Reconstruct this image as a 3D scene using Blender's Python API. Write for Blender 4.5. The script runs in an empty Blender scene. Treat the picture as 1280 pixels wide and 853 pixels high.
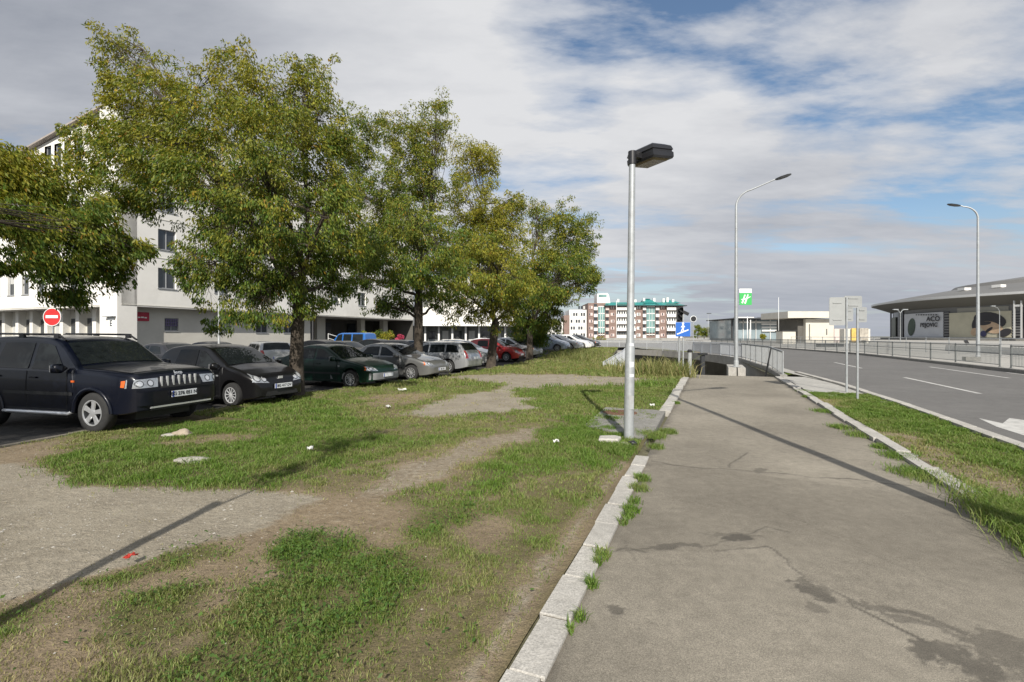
import bpy, bmesh, math, random
import numpy as np
from mathutils import Vector, Matrix
from mathutils.geometry import delaunay_2d_cdt
R = math.radians
SC = bpy.context.scene
COL = SC.collection
random.seed(7)
rng = np.random.default_rng(11)

# ------------------------------------------------------------------ camera, sky, sun, exposure
CAM_Z = 1.7
cam_d = bpy.data.cameras.new("camera"); cam = bpy.data.objects.new("camera", cam_d); COL.objects.link(cam)
cam.location = (0, 0, CAM_Z); cam.rotation_euler = (R(90), 0, 0)
cam_d.sensor_width = 36; cam_d.lens = 17.0; cam_d.shift_y = -6.5/1280; cam_d.clip_start = .05; cam_d.clip_end = 3000
SC.camera = cam
SUN_EL, SUN_AZ = 35.5, 181.0          # degrees: the sun stands behind the camera
sun_d = bpy.data.lights.new("sun", 'SUN'); sun_d.energy = 4.7; sun_d.angle = R(.53); sun_d.color = (1, .945, .86)
sun = bpy.data.objects.new("sun", sun_d); COL.objects.link(sun); sun.location = (0, -20, 30)
# light travels towards +Y (slightly +X) and down
ldir = Vector((math.sin(R(SUN_AZ-180))*math.cos(R(SUN_EL)), math.cos(R(SUN_AZ-180))*math.cos(R(SUN_EL)), -math.sin(R(SUN_EL))))
sun.rotation_euler = ldir.to_track_quat('-Z', 'Y').to_euler()
SC.view_settings.view_transform = 'Standard'; SC.view_settings.look = 'None'
SC.view_settings.gamma = 1; SC.view_settings.use_curve_mapping = False; SC.view_settings.exposure = 0.30
SC.render.engine = 'CYCLES'
try:
    SC.cycles.use_denoising = True
    SC.cycles.max_bounces = 6; SC.cycles.transparent_max_bounces = 8; SC.cycles.diffuse_bounces = 3
    SC.cycles.sample_clamp_indirect = 6
except Exception: pass

W = bpy.data.worlds.new("World"); SC.world = W; W.use_nodes = True
nt = W.node_tree; nt.nodes.clear()
def N(t, nt_, **kw):
    n = nt_.nodes.new(t)
    for k, v in kw.items():
        if k.startswith('_'): setattr(n, k[1:], v)
        else: n.inputs[k].default_value = v
    return n
def ramp(nt_, stops, fac=None, interp='LINEAR'):
    r = nt_.nodes.new('ShaderNodeValToRGB'); r.color_ramp.interpolation = interp
    els = r.color_ramp.elements
    while len(els) > 1: els.remove(els[-1])
    for i, (p, c) in enumerate(stops):
        e = els[0] if i == 0 else els.new(p)
        e.position = p; e.color = (c, c, c, 1) if not hasattr(c, '__len__') else tuple(c) + ((1,) if len(c) == 3 else ())
    if fac is not None: nt_.links.new(fac, r.inputs[0])
    return r
def mth(nt_, op, a, b=None, clamp=False):
    n = nt_.nodes.new('ShaderNodeMath'); n.operation = op; n.use_clamp = clamp
    for i, v in enumerate((a, b)):
        if v is None: continue
        if isinstance(v, (int, float)): n.inputs[i].default_value = v
        else: nt_.links.new(v, n.inputs[i])
    return n.outputs[0]
def mixc(nt_, fac, a, b, blend='MIX'):
    n = nt_.nodes.new('ShaderNodeMix'); n.data_type = 'RGBA'; n.blend_type = blend
    for sock, v in ((n.inputs[0], fac), (n.inputs[6], a), (n.inputs[7], b)):
        if isinstance(v, (int, float)): sock.default_value = v
        elif hasattr(v, '__len__'): sock.default_value = tuple(v) + ((1,) if len(v) == 3 else ())
        else: nt_.links.new(v, sock)
    return n.outputs[2]

SKY_STR = 0.098
sky = N('ShaderNodeTexSky', nt, _sky_type='NISHITA', _sun_disc=False)
sky.sun_elevation = R(SUN_EL); sky.sun_rotation = R(SUN_AZ); sky.air_density = 1.0; sky.dust_density = 1.0; sky.ozone_density = 1.5
tc = N('ShaderNodeTexCoord', nt)
sx = N('ShaderNodeSeparateXYZ', nt); nt.links.new(tc.outputs['Generated'], sx.inputs[0])
zc = mth(nt, 'ADD', mth(nt, 'MAXIMUM', sx.outputs[2], 0.0), 0.10)
px_ = mth(nt, 'DIVIDE', sx.outputs[0], zc); py_ = mth(nt, 'DIVIDE', sx.outputs[1], zc)
cb = N('ShaderNodeCombineXYZ', nt); nt.links.new(px_, cb.inputs[0]); nt.links.new(py_, cb.inputs[1])
mp = N('ShaderNodeMapping', nt); nt.links.new(cb.outputs[0], mp.inputs[0])
mp.inputs['Rotation'].default_value = (0, 0, R(-32)); mp.inputs['Scale'].default_value = (.62, 1.25, 1); mp.inputs['Location'].default_value = (3.1, 7.4, 0)
n1 = N('ShaderNodeTexNoise', nt, Scale=1.15, Detail=9.0, Roughness=.56, Distortion=.25); nt.links.new(mp.outputs[0], n1.inputs['Vector'])
n2 = N('ShaderNodeTexNoise', nt, Scale=.55, Detail=4.0, Roughness=.5); nt.links.new(mp.outputs[0], n2.inputs['Vector'])
# more cloud to the left, open blue patches to the right and overhead
side = mth(nt, 'MULTIPLY', sx.outputs[0], -.20)
n3 = N('ShaderNodeTexNoise', nt, Scale=4.2, Detail=7.0, Roughness=.6); nt.links.new(mp.outputs[0], n3.inputs['Vector'])
nrmv = nt.nodes.new('ShaderNodeVectorMath'); nrmv.operation = 'NORMALIZE'; nt.links.new(tc.outputs['Generated'], nrmv.inputs[0])
def lobe(px, py, c0, amt):          # a softly bounded region of the sky round one direction
    d = Vector(((px-640)/604, 1, (420-py)/604)).normalized()
    v = nt.nodes.new('ShaderNodeVectorMath'); v.operation = 'DOT_PRODUCT'; nt.links.new(nrmv.outputs[0], v.inputs[0]); v.inputs[1].default_value = d
    return ramp(nt, [(c0, 0.0), (1.0, amt)], v.outputs['Value'], 'EASE').outputs[0]
def total(ls):
    t = ls[0]
    for q in ls[1:]: t = mth(nt, 'ADD', t, q)
    return t
gaps = total([lobe(890, 10, .985, .14), lobe(700, 40, .988, .10), lobe(1030, 80, .988, .12), lobe(1240, 228, .986, .15), lobe(1120, 262, .993, .10), lobe(960, 280, .993, .04), lobe(1290, 120, .99, .07)])
solid = total([lobe(300, 60, .80, .16), lobe(900, 170, .97, .10), lobe(1180, 150, .985, .05), lobe(1010, 345, .965, .10), lobe(1240, 325, .975, .13)])
dens = mth(nt, 'ADD', mth(nt, 'ADD', mth(nt, 'ADD', n1.outputs[0], mth(nt, 'MULTIPLY', mth(nt, 'SUBTRACT', n3.outputs[0], .5), .34)), mth(nt, 'SUBTRACT', solid, gaps)), .035)
cover = ramp(nt, [(.40, 0.0), (.49, .62), (.60, 1.0)], dens)
lum = mth(nt, 'ADD', mth(nt, 'MULTIPLY', n2.outputs[0], .62), mth(nt, 'ADD', mth(nt, 'MULTIPLY', n1.outputs[0], .25), mth(nt, 'MULTIPLY', n3.outputs[0], .32)))
bright = mth(nt, 'SUBTRACT', mth(nt, 'ADD', lum, lobe(640, 130, .86, .12)), mth(nt, 'ADD', lobe(30, 110, .90, .17), lobe(300, 20, .93, .06)))
cl = ramp(nt, [(.30, (2.7, 2.9, 3.35)), (.55, (4.5, 4.65, 5.0)), (.76, (6.2, 6.25, 6.4))], bright)
horiz = ramp(nt, [(0.0, .92), (.09, .5), (.20, 0.0)], sx.outputs[2])
cov2 = mth(nt, 'MAXIMUM', cover.outputs[0], horiz.outputs[0])
clh = mixc(nt, ramp(nt, [(0.0, .8), (.22, 0.0)], sx.outputs[2]).outputs[0], cl.outputs[0], (3.05, 3.3, 3.85))
colr = mixc(nt, cov2, mixc(nt, 1.0, sky.outputs[0], (1.02, 1.06, 1.06), 'MULTIPLY'), clh)
bg = N('ShaderNodeBackground', nt, Strength=SKY_STR); nt.links.new(colr, bg.inputs[0])
wo = N('ShaderNodeOutputWorld', nt); nt.links.new(bg.outputs[0], wo.inputs[0])

# ------------------------------------------------------------------ ground plan
A = math.atan(248/604); SA, CA = math.sin(A), math.cos(A)     # the path runs 22 degrees to the right
def PO(o, s, z=0.0):          # offset across the path, distance along it
    return Vector((CA*o + SA*s, -SA*o + CA*s, z))
def OP(x, y): return CA*x - SA*y, SA*x + CA*y
F = 604.0
def gp(px, py, z=0.0):        # where a ground point seen in the photograph lies
    Y = F*(CAM_Z - z)/(py - 420.0); return Vector(((px-640)/F*Y, Y, z))
def wp(px, py, Y):            # a point at a known distance
    return Vector(((px-640)/F*Y, Y, CAM_Z + (420-py)/F*Y))
def smooth(a, b, x):
    t = np.clip((x-a)/(b-a), 0, 1); return t*t*(3-2*t)
def zf(x, y):                 # the car park rises gently towards the far end
    o = CA*x - SA*y
    return .42*smooth(30, 42, y)*(1-smooth(-7.5, -4.0, o))*(1-smooth(58, 72, y))*smooth(-22, -16, o)
def vnoise(x, y, seed=0):
    xi = np.floor(x).astype(np.int64); yi = np.floor(y).astype(np.int64); fx = x-xi; fy = y-yi
    def h(i, j):
        n = (i*374761393 + j*668265263 + seed*1442695041) & 0x7fffffff
        n = ((n ^ (n >> 13))*1274126177) & 0x7fffffff
        return ((n ^ (n >> 16)) & 0xffff)/65535.0
    u = fx*fx*(3-2*fx); v = fy*fy*(3-2*fy)
    return (h(xi, yi)*(1-u)+h(xi+1, yi)*u)*(1-v) + (h(xi, yi+1)*(1-u)+h(xi+1, yi+1)*u)*v
def fbm(x, y, seed=0, o=4):
    s = 0; a = .5; t = 0
    for k in range(o):
        s = s + a*vnoise(x*2**k, y*2**k, seed+k*17); t += a; a *= .55
    return s/t
def pip(px, py, poly):
    ins = np.zeros(px.shape, bool); n = len(poly)
    for i in range(n):
        x1, y1 = poly[i]; x2, y2 = poly[(i+1) % n]
        if y1 == y2: continue
        c = ((y1 > py) != (y2 > py)) & (px < (x2-x1)*(py-y1)/(y2-y1)+x1)
        ins ^= c
    return ins

# ------------------------------------------------------------------ materials
MATS = {}
def pmat(name, col, rough=.6, metal=0.0, var=.12, scale=4.0, bump=0.0, bscale=60.0, coat=0.0, emit=None, spec=.5, dirt=None, obj=True):
    if name in MATS: return MATS[name]
    m = bpy.data.materials.new(name); m.use_nodes = True; t = m.node_tree; t.nodes.clear()
    p = t.nodes.new('ShaderNodeBsdfPrincipled'); out = t.nodes.new('ShaderNodeOutputMaterial'); t.links.new(p.outputs[0], out.inputs[0])
    p.inputs['Roughness'].default_value = rough; p.inputs['Metallic'].default_value = metal
    p.inputs['Specular IOR Level'].default_value = spec
    if coat: p.inputs['Coat Weight'].default_value = coat; p.inputs['Coat Roughness'].default_value = .04
    c = t.nodes.new('ShaderNodeTexCoord'); src = c.outputs['Object']
    n = N('ShaderNodeTexNoise', t, Scale=scale, Detail=6.0, Roughness=.6); t.links.new(src, n.inputs[0])
    lo = tuple(max(0, v*(1-var)) for v in col); hi = tuple(v*(1+var) for v in col)
    r = ramp(t, [(.3, lo), (.7, hi)], n.outputs[0]); cs = r.outputs[0]
    if dirt:
        n3 = N('ShaderNodeTexNoise', t, Scale=scale*.35, Detail=8.0, Roughness=.7); t.links.new(src, n3.inputs[0])
        r3 = ramp(t, [(.48, 0.0), (.72, dirt[1])], n3.outputs[0]); cs = mixc(t, r3.outputs[0], cs, dirt[0])
    t.links.new(cs, p.inputs['Base Color'])
    if bump:
        nb = N('ShaderNodeTexNoise', t, Scale=bscale, Detail=4.0); t.links.new(src, nb.inputs[0])
        b = N('ShaderNodeBump', t, Strength=bump, Distance=.02); t.links.new(nb.outputs[0], b.inputs['Height']); t.links.new(b.outputs[0], p.inputs['Normal'])
    MATS[name] = m; return m

def ground_mat(name, cols, attr=None, scale=1.0, bump=.5, rough=.95, fine=90.0):
    """cols: base colour pair; attr: list of (attribute, colour a, colour b)"""
    m = bpy.data.materials.new(name); m.use_nodes = True; t = m.node_tree; t.nodes.clear()
    p = t.nodes.new('ShaderNodeBsdfPrincipled'); out = t.nodes.new('ShaderNodeOutputMaterial'); t.links.new(p.outputs[0], out.inputs[0])
    p.inputs['Roughness'].default_value = rough; p.inputs['Specular IOR Level'].default_value = .25
    c = t.nodes.new('ShaderNodeTexCoord'); src = c.outputs['Object']
    nA = N('ShaderNodeTexNoise', t, Scale=.7*scale, Detail=8.0, Roughness=.65); t.links.new(src, nA.inputs[0])
    nB = N('ShaderNodeTexNoise', t, Scale=fine, Detail=3.0, Roughness=.7); t.links.new(src, nB.inputs[0])
    nC = N('ShaderNodeTexNoise', t, Scale=6*scale, Detail=6.0, Roughness=.7); t.links.new(src, nC.inputs[0])
    mixf = mth(t, 'ADD', mth(t, 'MULTIPLY', nA.outputs[0], .5), mth(t, 'MULTIPLY', nC.outputs[0], .5))
    def pair(a, b): return ramp(t, [(.36, a), (.64, b)], mixf).outputs[0]
    cs = pair(*cols)
    for (an, a, b) in (attr or []):
        at = N('ShaderNodeAttribute', t); at.attribute_name = an
        f = mth(t, 'ADD', at.outputs['Fac'], mth(t, 'MULTIPLY', mth(t, 'SUBTRACT', nC.outputs[0], .5), .8))
        f = ramp(t, [(.3, 0.0), (.7, 1.0)], f).outputs[0]
        cs = mixc(t, f, cs, pair(a, b))
    g = ramp(t, [(.25, .62), (.5, 1.0), (.78, 1.42)], nB.outputs[0]).outputs[0]
    cs = mixc(t, 1.0, cs, g, 'MULTIPLY'); t.links.new(cs, p.inputs['Base Color'])
    b = N('ShaderNodeBump', t, Strength=bump, Distance=.012); t.links.new(nB.outputs[0], b.inputs['Height'])
    b2 = N('ShaderNodeBump', t, Strength=bump*.8, Distance=.05); t.links.new(nC.outputs[0], b2.inputs['Height']); t.links.new(b.outputs[0], b2.inputs['Normal'])
    t.links.new(b2.outputs[0], p.inputs['Normal'])
    MATS[name] = m; return m

def leaf_mat(name, trans=.35):
    m = bpy.data.materials.new(name); m.use_nodes = True; t = m.node_tree; t.nodes.clear()
    at = N('ShaderNodeAttribute', t); at.attribute_name = 'leafcol'
    d = t.nodes.new('ShaderNodeBsdfPrincipled'); d.inputs['Roughness'].default_value = .55; d.inputs['Specular IOR Level'].default_value = .3
    tr = t.nodes.new('ShaderNodeBsdfTranslucent'); mx = t.nodes.new('ShaderNodeMixShader'); mx.inputs[0].default_value = trans
    out = t.nodes.new('ShaderNodeOutputMaterial')
    t.links.new(at.outputs['Color'], d.inputs['Base Color'])
    t.links.new(mixc(t, 1.0, at.outputs['Color'], (1.25, 1.3, .6), 'MULTIPLY'), tr.inputs[0])
    t.links.new(d.outputs[0], mx.inputs[1]); t.links.new(tr.outputs[0], mx.inputs[2]); t.links.new(mx.outputs[0], out.inputs[0])
    MATS[name] = m; return m

# ------------------------------------------------------------------ mesh helpers
class MB:
    def __init__(s): s.v = []; s.f = []
    def add(s, vs, fs):
        b = len(s.v); s.v += [tuple(v) for v in vs]; s.f += [tuple(i+b for i in f) for f in fs]; return s
    def box(s, c, sz, rz=0.0, M=None):
        hx, hy, hz = sz[0]/2, sz[1]/2, sz[2]/2
        vs = [Vector((x, y, z)) for x in (-hx, hx) for y in (-hy, hy) for z in (-hz, hz)]
        Mx = M or Matrix.Rotation(rz, 3, 'Z')
        vs = [Mx @ v + Vector(c) for v in vs]
        return s.add(vs, [(0,1,3,2),(4,6,7,5),(0,4,5,1),(2,3,7,6),(0,2,6,4),(1,5,7,3)])
    def tube(s, pts, rad, n=10, cap=True):
        pts = [Vector(p) for p in pts]; k = len(pts)
        rs = rad if hasattr(rad, '__len__') else [rad]*k
        rings = []; up = None
        for i, p in enumerate(pts):
            t = (pts[min(i+1, k-1)] - pts[max(i-1, 0)]).normalized()
            if up is None:
                up = Vector((0, 0, 1)) if abs(t.z) < .9 else Vector((1, 0, 0))
            a = t.cross(up).normalized(); b = a.cross(t).normalized(); up = b
            rings.append([p + (a*math.cos(2*math.pi*j/n) + b*math.sin(2*math.pi*j/n))*rs[i] for j in range(n)])
        fs = [(i*n+j, i*n+(j+1) % n, (i+1)*n+(j+1) % n, (i+1)*n+j) for i in range(k-1) for j in range(n)]
        if cap: fs += [tuple(range(n))[::-1], tuple((k-1)*n+j for j in range(n))]
        return s.add([v for r in rings for v in r], fs)
    def lathe(s, prof, n=24, axis='Y', c=(0,0,0), cap=False):
        vs = []; k = len(prof)
        for (r, h) in prof:
            for j in range(n):
                a = 2*math.pi*j/n
                p = (r*math.cos(a), h, r*math.sin(a)) if axis == 'Y' else ((r*math.cos(a), r*math.sin(a), h) if axis == 'Z' else (h, r*math.cos(a), r*math.sin(a)))
                vs.append((p[0]+c[0], p[1]+c[1], p[2]+c[2]))
        fs = [(i*n+j, i*n+(j+1) % n, (i+1)*n+(j+1) % n, (i+1)*n+j) for i in range(k-1) for j in range(n)]
        if cap: fs += [tuple(range(n)), tuple((k-1)*n+j for j in range(n))[::-1]]
        return s.add(vs, fs)
    def prism(s, poly, z0, z1):
        n = len(poly)
        vs = [(p[0], p[1], z0) for p in poly] + [(p[0], p[1], z1) for p in poly]
        fs = [tuple(range(n))[::-1], tuple(range(n, 2*n))] + [(i, (i+1) % n, n+(i+1) % n, n+i) for i in range(n)]
        return s.add(vs, fs)
    def grid(s, fn, n, m):
        vs = [fn(i/n, j/m) for j in range(m+1) for i in range(n+1)]
        return s.add(vs, [(j*(n+1)+i, j*(n+1)+i+1, (j+1)*(n+1)+i+1, (j+1)*(n+1)+i) for j in range(m) for i in range(n)])
    def build(s, name, m, parent=None, smooth=False, angle=None, recalc=True, **tags):
        me = bpy.data.meshes.new(name); me.from_pydata(s.v, [], s.f)
        if recalc:
            bm = bmesh.new(); bm.from_mesh(me); bmesh.ops.recalc_face_normals(bm, faces=bm.faces); bm.to_mesh(me); bm.free()
        me.update()
        if m: me.materials.append(m)
        if smooth:
            me.polygons.foreach_set('use_smooth', [True]*len(me.polygons))
            if angle:
                bm = bmesh.new(); bm.from_mesh(me)
                for e in bm.edges:
                    if len(e.link_faces) == 2 and e.calc_face_angle(0) > R(angle): e.smooth = False
                bm.to_mesh(me); bm.free()
        o = bpy.data.objects.new(name, me); COL.objects.link(o)
        if parent: o.parent = parent
        for k, v in tags.items(): o[k] = v
        return o
def fastmesh(name, V, faces_n, idx, m, attrs=None, smooth=False, parent=None):
    """V (n,3); idx (k,faces_n) index array; attrs {name: (n,4) colours or (n,) floats}"""
    me = bpy.data.meshes.new(name); V = np.ascontiguousarray(V, dtype=np.float32); idx = np.ascontiguousarray(idx, dtype=np.int32)
    me.vertices.add(len(V)); me.vertices.foreach_set('co', V.ravel())
    me.loops.add(idx.size); me.loops.foreach_set('vertex_index', idx.ravel())
    me.polygons.add(len(idx)); me.polygons.foreach_set('loop_start', np.arange(0, idx.size, faces_n, dtype=np.int32))
    try: me.polygons.foreach_set('loop_total', np.full(len(idx), faces_n, dtype=np.int32))
    except Exception: pass
    if smooth: me.polygons.foreach_set('use_smooth', np.ones(len(idx), bool))
    me.update(calc_edges=True)
    for an, av in (attrs or {}).items():
        av = np.asarray(av, dtype=np.float32)
        if av.ndim == 1:
            a = me.attributes.new(an, 'FLOAT', 'POINT'); a.data.foreach_set('value', av)
        else:
            a = me.attributes.new(an, 'FLOAT_COLOR', 'POINT'); a.data.foreach_set('color', np.ascontiguousarray(av).ravel())
    me.materials.append(m)
    o = bpy.data.objects.new(name, me); COL.objects.link(o)
    if parent: o.parent = parent
    return o
def thing(name, label, cat, loc=(0,0,0), rz=0.0, group=None):
    o = bpy.data.objects.new(name, None); COL.objects.link(o); o.empty_display_size = .2
    o.location = loc; o.rotation_euler = (0, 0, rz); o['label'] = label; o['category'] = cat
    if group: o['group'] = group
    return o
def tag(o, label=None, cat=None, group=None, kind=None):
    if label: o['label'] = label
    if cat: o['category'] = cat
    if group: o['group'] = group
    if kind: o['kind'] = kind
    return o
def text(body, size, loc, rot, m, parent=None, name='lettering', extrude=.004, bold=0.0, shear=0.0, sx=1.0, space=1.0):
    c = bpy.data.curves.new(name, 'FONT'); c.body = body; c.size = size; c.extrude = extrude; c.align_x = 'CENTER'; c.align_y = 'CENTER'; c.offset = bold; c.shear = shear; c.space_character = space
    o = bpy.data.objects.new(name, c); COL.objects.link(o); c.materials.append(m)
    me = bpy.data.meshes.new_from_object(o.evaluated_get(bpy.context.evaluated_depsgraph_get()))
    bpy.data.objects.remove(o); bpy.data.curves.remove(c); me.name = name; me.materials.clear(); me.materials.append(m)
    o = bpy.data.objects.new(name, me); COL.objects.link(o)
    o.location = loc; o.rotation_euler = rot; o.scale = (sx, 1, 1)
    if parent: o.parent = parent
    return o
def copy_tree(o, parent=None):
    c = o.copy(); COL.objects.link(c)
    if parent: c.parent = parent
    for ch in [x for x in bpy.data.objects if x.parent == o]: copy_tree(ch, c)
    return c
# ------------------------------------------------------------------ ground sheets
KERB = [(-9.9, -12), (-9.2, 0), (-7.88, 7.44), (-6.3, 14), (-4.9, 17), (-3.3, 19.6), (-1.2, 25), (.6, 30.5), (3, 38), (5.2, 46), (7.5, 56)]
PIT = [tuple(PO(-.95, 22.6)[:2]), tuple(PO(-.95, 24.2)[:2]), tuple(PO(-3.4, 24.6)[:2]), (5.6, 28), (8, 38), (10.5, 48), (12.5, 57), (14.3, 58), (16.4, 53), (17.4, 46.7), (17.1, 40), (16.2, 34.4), tuple(PO(2.65, 22.6)[:2])]
DECK = [tuple(PO(2.65, 22.6)[:2]), tuple(PO(2.65, 28)[:2]), (16.2, 34.4), (17.1, 40), (17.4, 46.7), (16.4, 53), (14.3, 58), (11, 64), (6, 70), (0, 75), (-8, 79), (-40, 88)]
def cdt_sheet(name, m, poly, zfn, holes=(), step=None, extra=(), kind='structure', bounds=None):
    vs, es = [], []
    for ring in [poly] + list(holes):
        b = len(vs); n = len(ring); vs += [Vector(p) for p in ring]; es += [(b+i, b+(i+1) % n) for i in range(n)]
    if step:
        x0, x1, y0, y1 = bounds
        gx, gy = np.meshgrid(np.arange(x0, x1, step), np.arange(y0, y1, step)); gx = gx.ravel(); gy = gy.ravel()
        ok = pip(gx, gy, poly)
        for h in holes: ok &= ~pip(gx, gy, h)
        vs += [Vector((float(a), float(b))) for a, b in zip(gx[ok], gy[ok])]
    ov, oe, of, _, _, _ = delaunay_2d_cdt(vs, es, [], 0, 1e-5)
    c = np.array([[sum(ov[i][k] for i in f)/len(f) for k in (0, 1)] for f in of])
    ok = pip(c[:, 0], c[:, 1], poly)
    for h in holes: ok &= ~pip(c[:, 0], c[:, 1], h)
    B = MB(); B.add([(v.x, v.y, zfn(v.x, v.y)) for v in ov], [f for f, k in zip(of, ok) if k])
    o = B.build(name, m, smooth=True, kind=kind)
    if o.data.polygons and sum(p.normal.z for p in o.data.polygons) < 0: o.data.flip_normals()
    return o

M_soilfar = ground_mat('far_ground_soil', ((.10, .10, .06), (.17, .155, .10)), scale=.25, fine=12)
cdt_sheet('ground', M_soilfar, [(-900, -80), (900, -80), (900, 1500), (-900, 1500)], lambda x, y: float(zf(np.float64(x), np.float64(y)))-.09,
          holes=[PIT], step=1.5, bounds=(-42, 36, 26, 78))
# asphalt of the car park
M_lot = ground_mat('car_park_paving_mat', ((.030, .029, .028), (.060, .058, .055)), scale=1.0, fine=45, bump=.6)
lotp = KERB + [(10, 70), (2, 73), (-8, 77), (-80, 88), (-80, -12)]
cdt_sheet('car_park_paving', M_lot, lotp, lambda x, y: float(zf(np.float64(x), np.float64(y)))-.04, step=1.5, bounds=(-42, 12, 26, 78))
# road: along the path, then curving away to the left over the underpass
def inset(pl, d):
    out = []
    for i, p in enumerate(pl):
        a = Vector(pl[max(0, i-1)]); b = Vector(pl[min(len(pl)-1, i+1)]); t = (b-a).normalized()
        out.append((p[0]+t.y*d, p[1]-t.x*d))
    return out
RIN = [tuple(PO(4.35, -40)[:2]), tuple(PO(4.35, 14)[:2]), tuple(PO(4.2, 19)[:2]), tuple(PO(3.7, 25)[:2])] + inset(DECK[2:], .9)
ROUT = [tuple(PO(13.2, -40)[:2]), tuple(PO(13.2, 30)[:2]), (31.6, 44), (34.0, 55), (36.2, 66), (38.5, 80), (40, 98), (34, 112), (20, 121), (0, 126), (-40, 130)]
M_road = ground_mat('road_asphalt', ((.118, .114, .108), (.165, .159, .150)), scale=.5, fine=70, bump=.35, rough=.85)
cdt_sheet('road', M_road, RIN + ROUT[::-1], lambda x, y: -.03)
# bridge deck margin between the railing and the road, pavement wedge beside the sign posts
M_conc = ground_mat('pale_concrete', ((.30, .29, .265), (.44, .425, .39)), scale=1.2, fine=55, bump=.35)
M_conc2 = ground_mat('weathered_concrete', ((.17, .165, .15), (.29, .28, .255)), scale=1.6, fine=50, bump=.5)
cdt_sheet('deck_margin', M_conc, DECK[1:] + inset(DECK[2:], .88)[::-1] + [tuple(PO(3.66, 25)[:2]), tuple(PO(4.15, 19)[:2])], lambda x, y: .05)
cdt_sheet('pavement', M_conc, [tuple(PO(o, s)[:2]) for o, s in ((2.68, 16.2), (4.12, 14.4), (4.13, 19), (3.5, 22.5), (2.70, 22.3))], lambda x, y: .045)
# plaza beyond the road
M_plaza = ground_mat('plaza_paving', ((.30, .29, .265), (.42, .405, .37)), scale=.4, fine=20, bump=.2)
cdt_sheet('plaza', M_plaza, inset(ROUT, .32)[:8] + [(60, 150), (110, 420), (700, 420), (700, -40), (40, -60)], lambda x, y: .09)
# the far side of the junction, light paving before the apartment block
cdt_sheet('far_pavement', M_plaza, [(-60, 134), (0, 129.5), (22, 124), (36, 115), (41, 108), (58, 150), (100, 260), (-60, 260)], lambda x, y: -.02)
def strip(name, line, d0, d1, z0, z1, m, joints=None, jit=0.0):
    """a kerb: solid strip between two offsets of a line, with open joints"""
    B = MB(); pts = [Vector(p) for p in line]
    seg = []
    for a, b in zip(pts[:-1], pts[1:]):
        L = (b-a).length; n = max(1, int(round(L/(joints or L))))
        for i in range(n): seg.append((a.lerp(b, i/n), a.lerp(b, (i+1)/n)))
    rr = random.Random(len(name)*31+int(d0*100))
    for a, b in seg:
        t = (b-a).normalized(); nrm = Vector((t.y, -t.x)); g = .008 if joints else -.0015
        e0 = rr.uniform(-jit, jit); e1 = rr.uniform(-jit, jit); h = rr.uniform(-jit, jit)*.6; ang = rr.uniform(-jit, jit)*.5
        q = [a+t*g+nrm*(d0+e0), b-t*g+nrm*(d0+e0+ang), b-t*g+nrm*(d1+e1+ang), a+t*g+nrm*(d1+e1)]
        if name == 'kerb_far_side' or not joints: z1h, c = z1, .0
        else: z1h, c = z1+h, .007
        zz = float(zf(np.float64(a.x), np.float64(a.y))) if name.endswith('car_park') else 0.0
        ctr = sum((v for v in q), Vector((0, 0)))/4
        top = [v+(ctr-v).normalized()*c for v in q]
        B.add([(v.x, v.y, z0+zz) for v in q] + [(v.x, v.y, z1h-c+zz) for v in q] + [(v.x, v.y, z1h+zz) for v in top],
              [(0,1,5,4),(1,2,6,5),(2,3,7,6),(3,0,4,7),(4,5,9,8),(5,6,10,9),(6,7,11,10),(7,4,8,11),(8,9,10,11)])
    return B.build(name, m, kind='structure')
def poly_o(o, s0, s1): return [tuple(PO(o, s0)[:2]), tuple(PO(o, s1)[:2])]
M_kerbd = ground_mat('dirty_kerb', ((.13, .115, .09), (.22, .20, .165)), scale=2, fine=60)
M_kerb = ground_mat('kerb_concrete', ((.33, .315, .285), (.48, .46, .42)), scale=2.2, fine=80, bump=.35)
KL = [tuple(PO(.05, -4)[:2]), tuple(PO(-.01, 6.95)[:2])]
strip('kerb_bed', KL, -.95, -.79, -.1, .010, M_kerbd)
strip('kerb_bed_far', poly_o(0, 11.25, 20.5), -1.04, -.83, -.1, .034, M_kerbd)
strip('path_kerb', KL, -.965, -.775, -.1, .022, M_kerb, .53, .012)
strip('path_kerb_far', poly_o(0, 11.2, 20.6), -1.05, -.82, -.1, .05, M_kerb, .8, .014)
strip('path_kerb_right', poly_o(0, 5.7, 22.3), 2.44, 2.64, -.1, .055, M_kerb, .9, .02)
strip('path_kerb_right_near', poly_o(0, -4, 4.7), 2.42, 2.62, -.1, .07, M_kerb, .9, .012)
strip('road_kerb', RIN[0:4] , -.2, 0.0, -.1, .10, M_kerb, 1.0, .008)
strip('road_kerb_car_park', KERB, -.06, .06, -.12, .012, M_kerbd, 1.0, .012)
strip('kerb_far_side', ROUT[0:9], 0.0, .32, -.1, .12, M_conc2, 1.0, .0)

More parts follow.
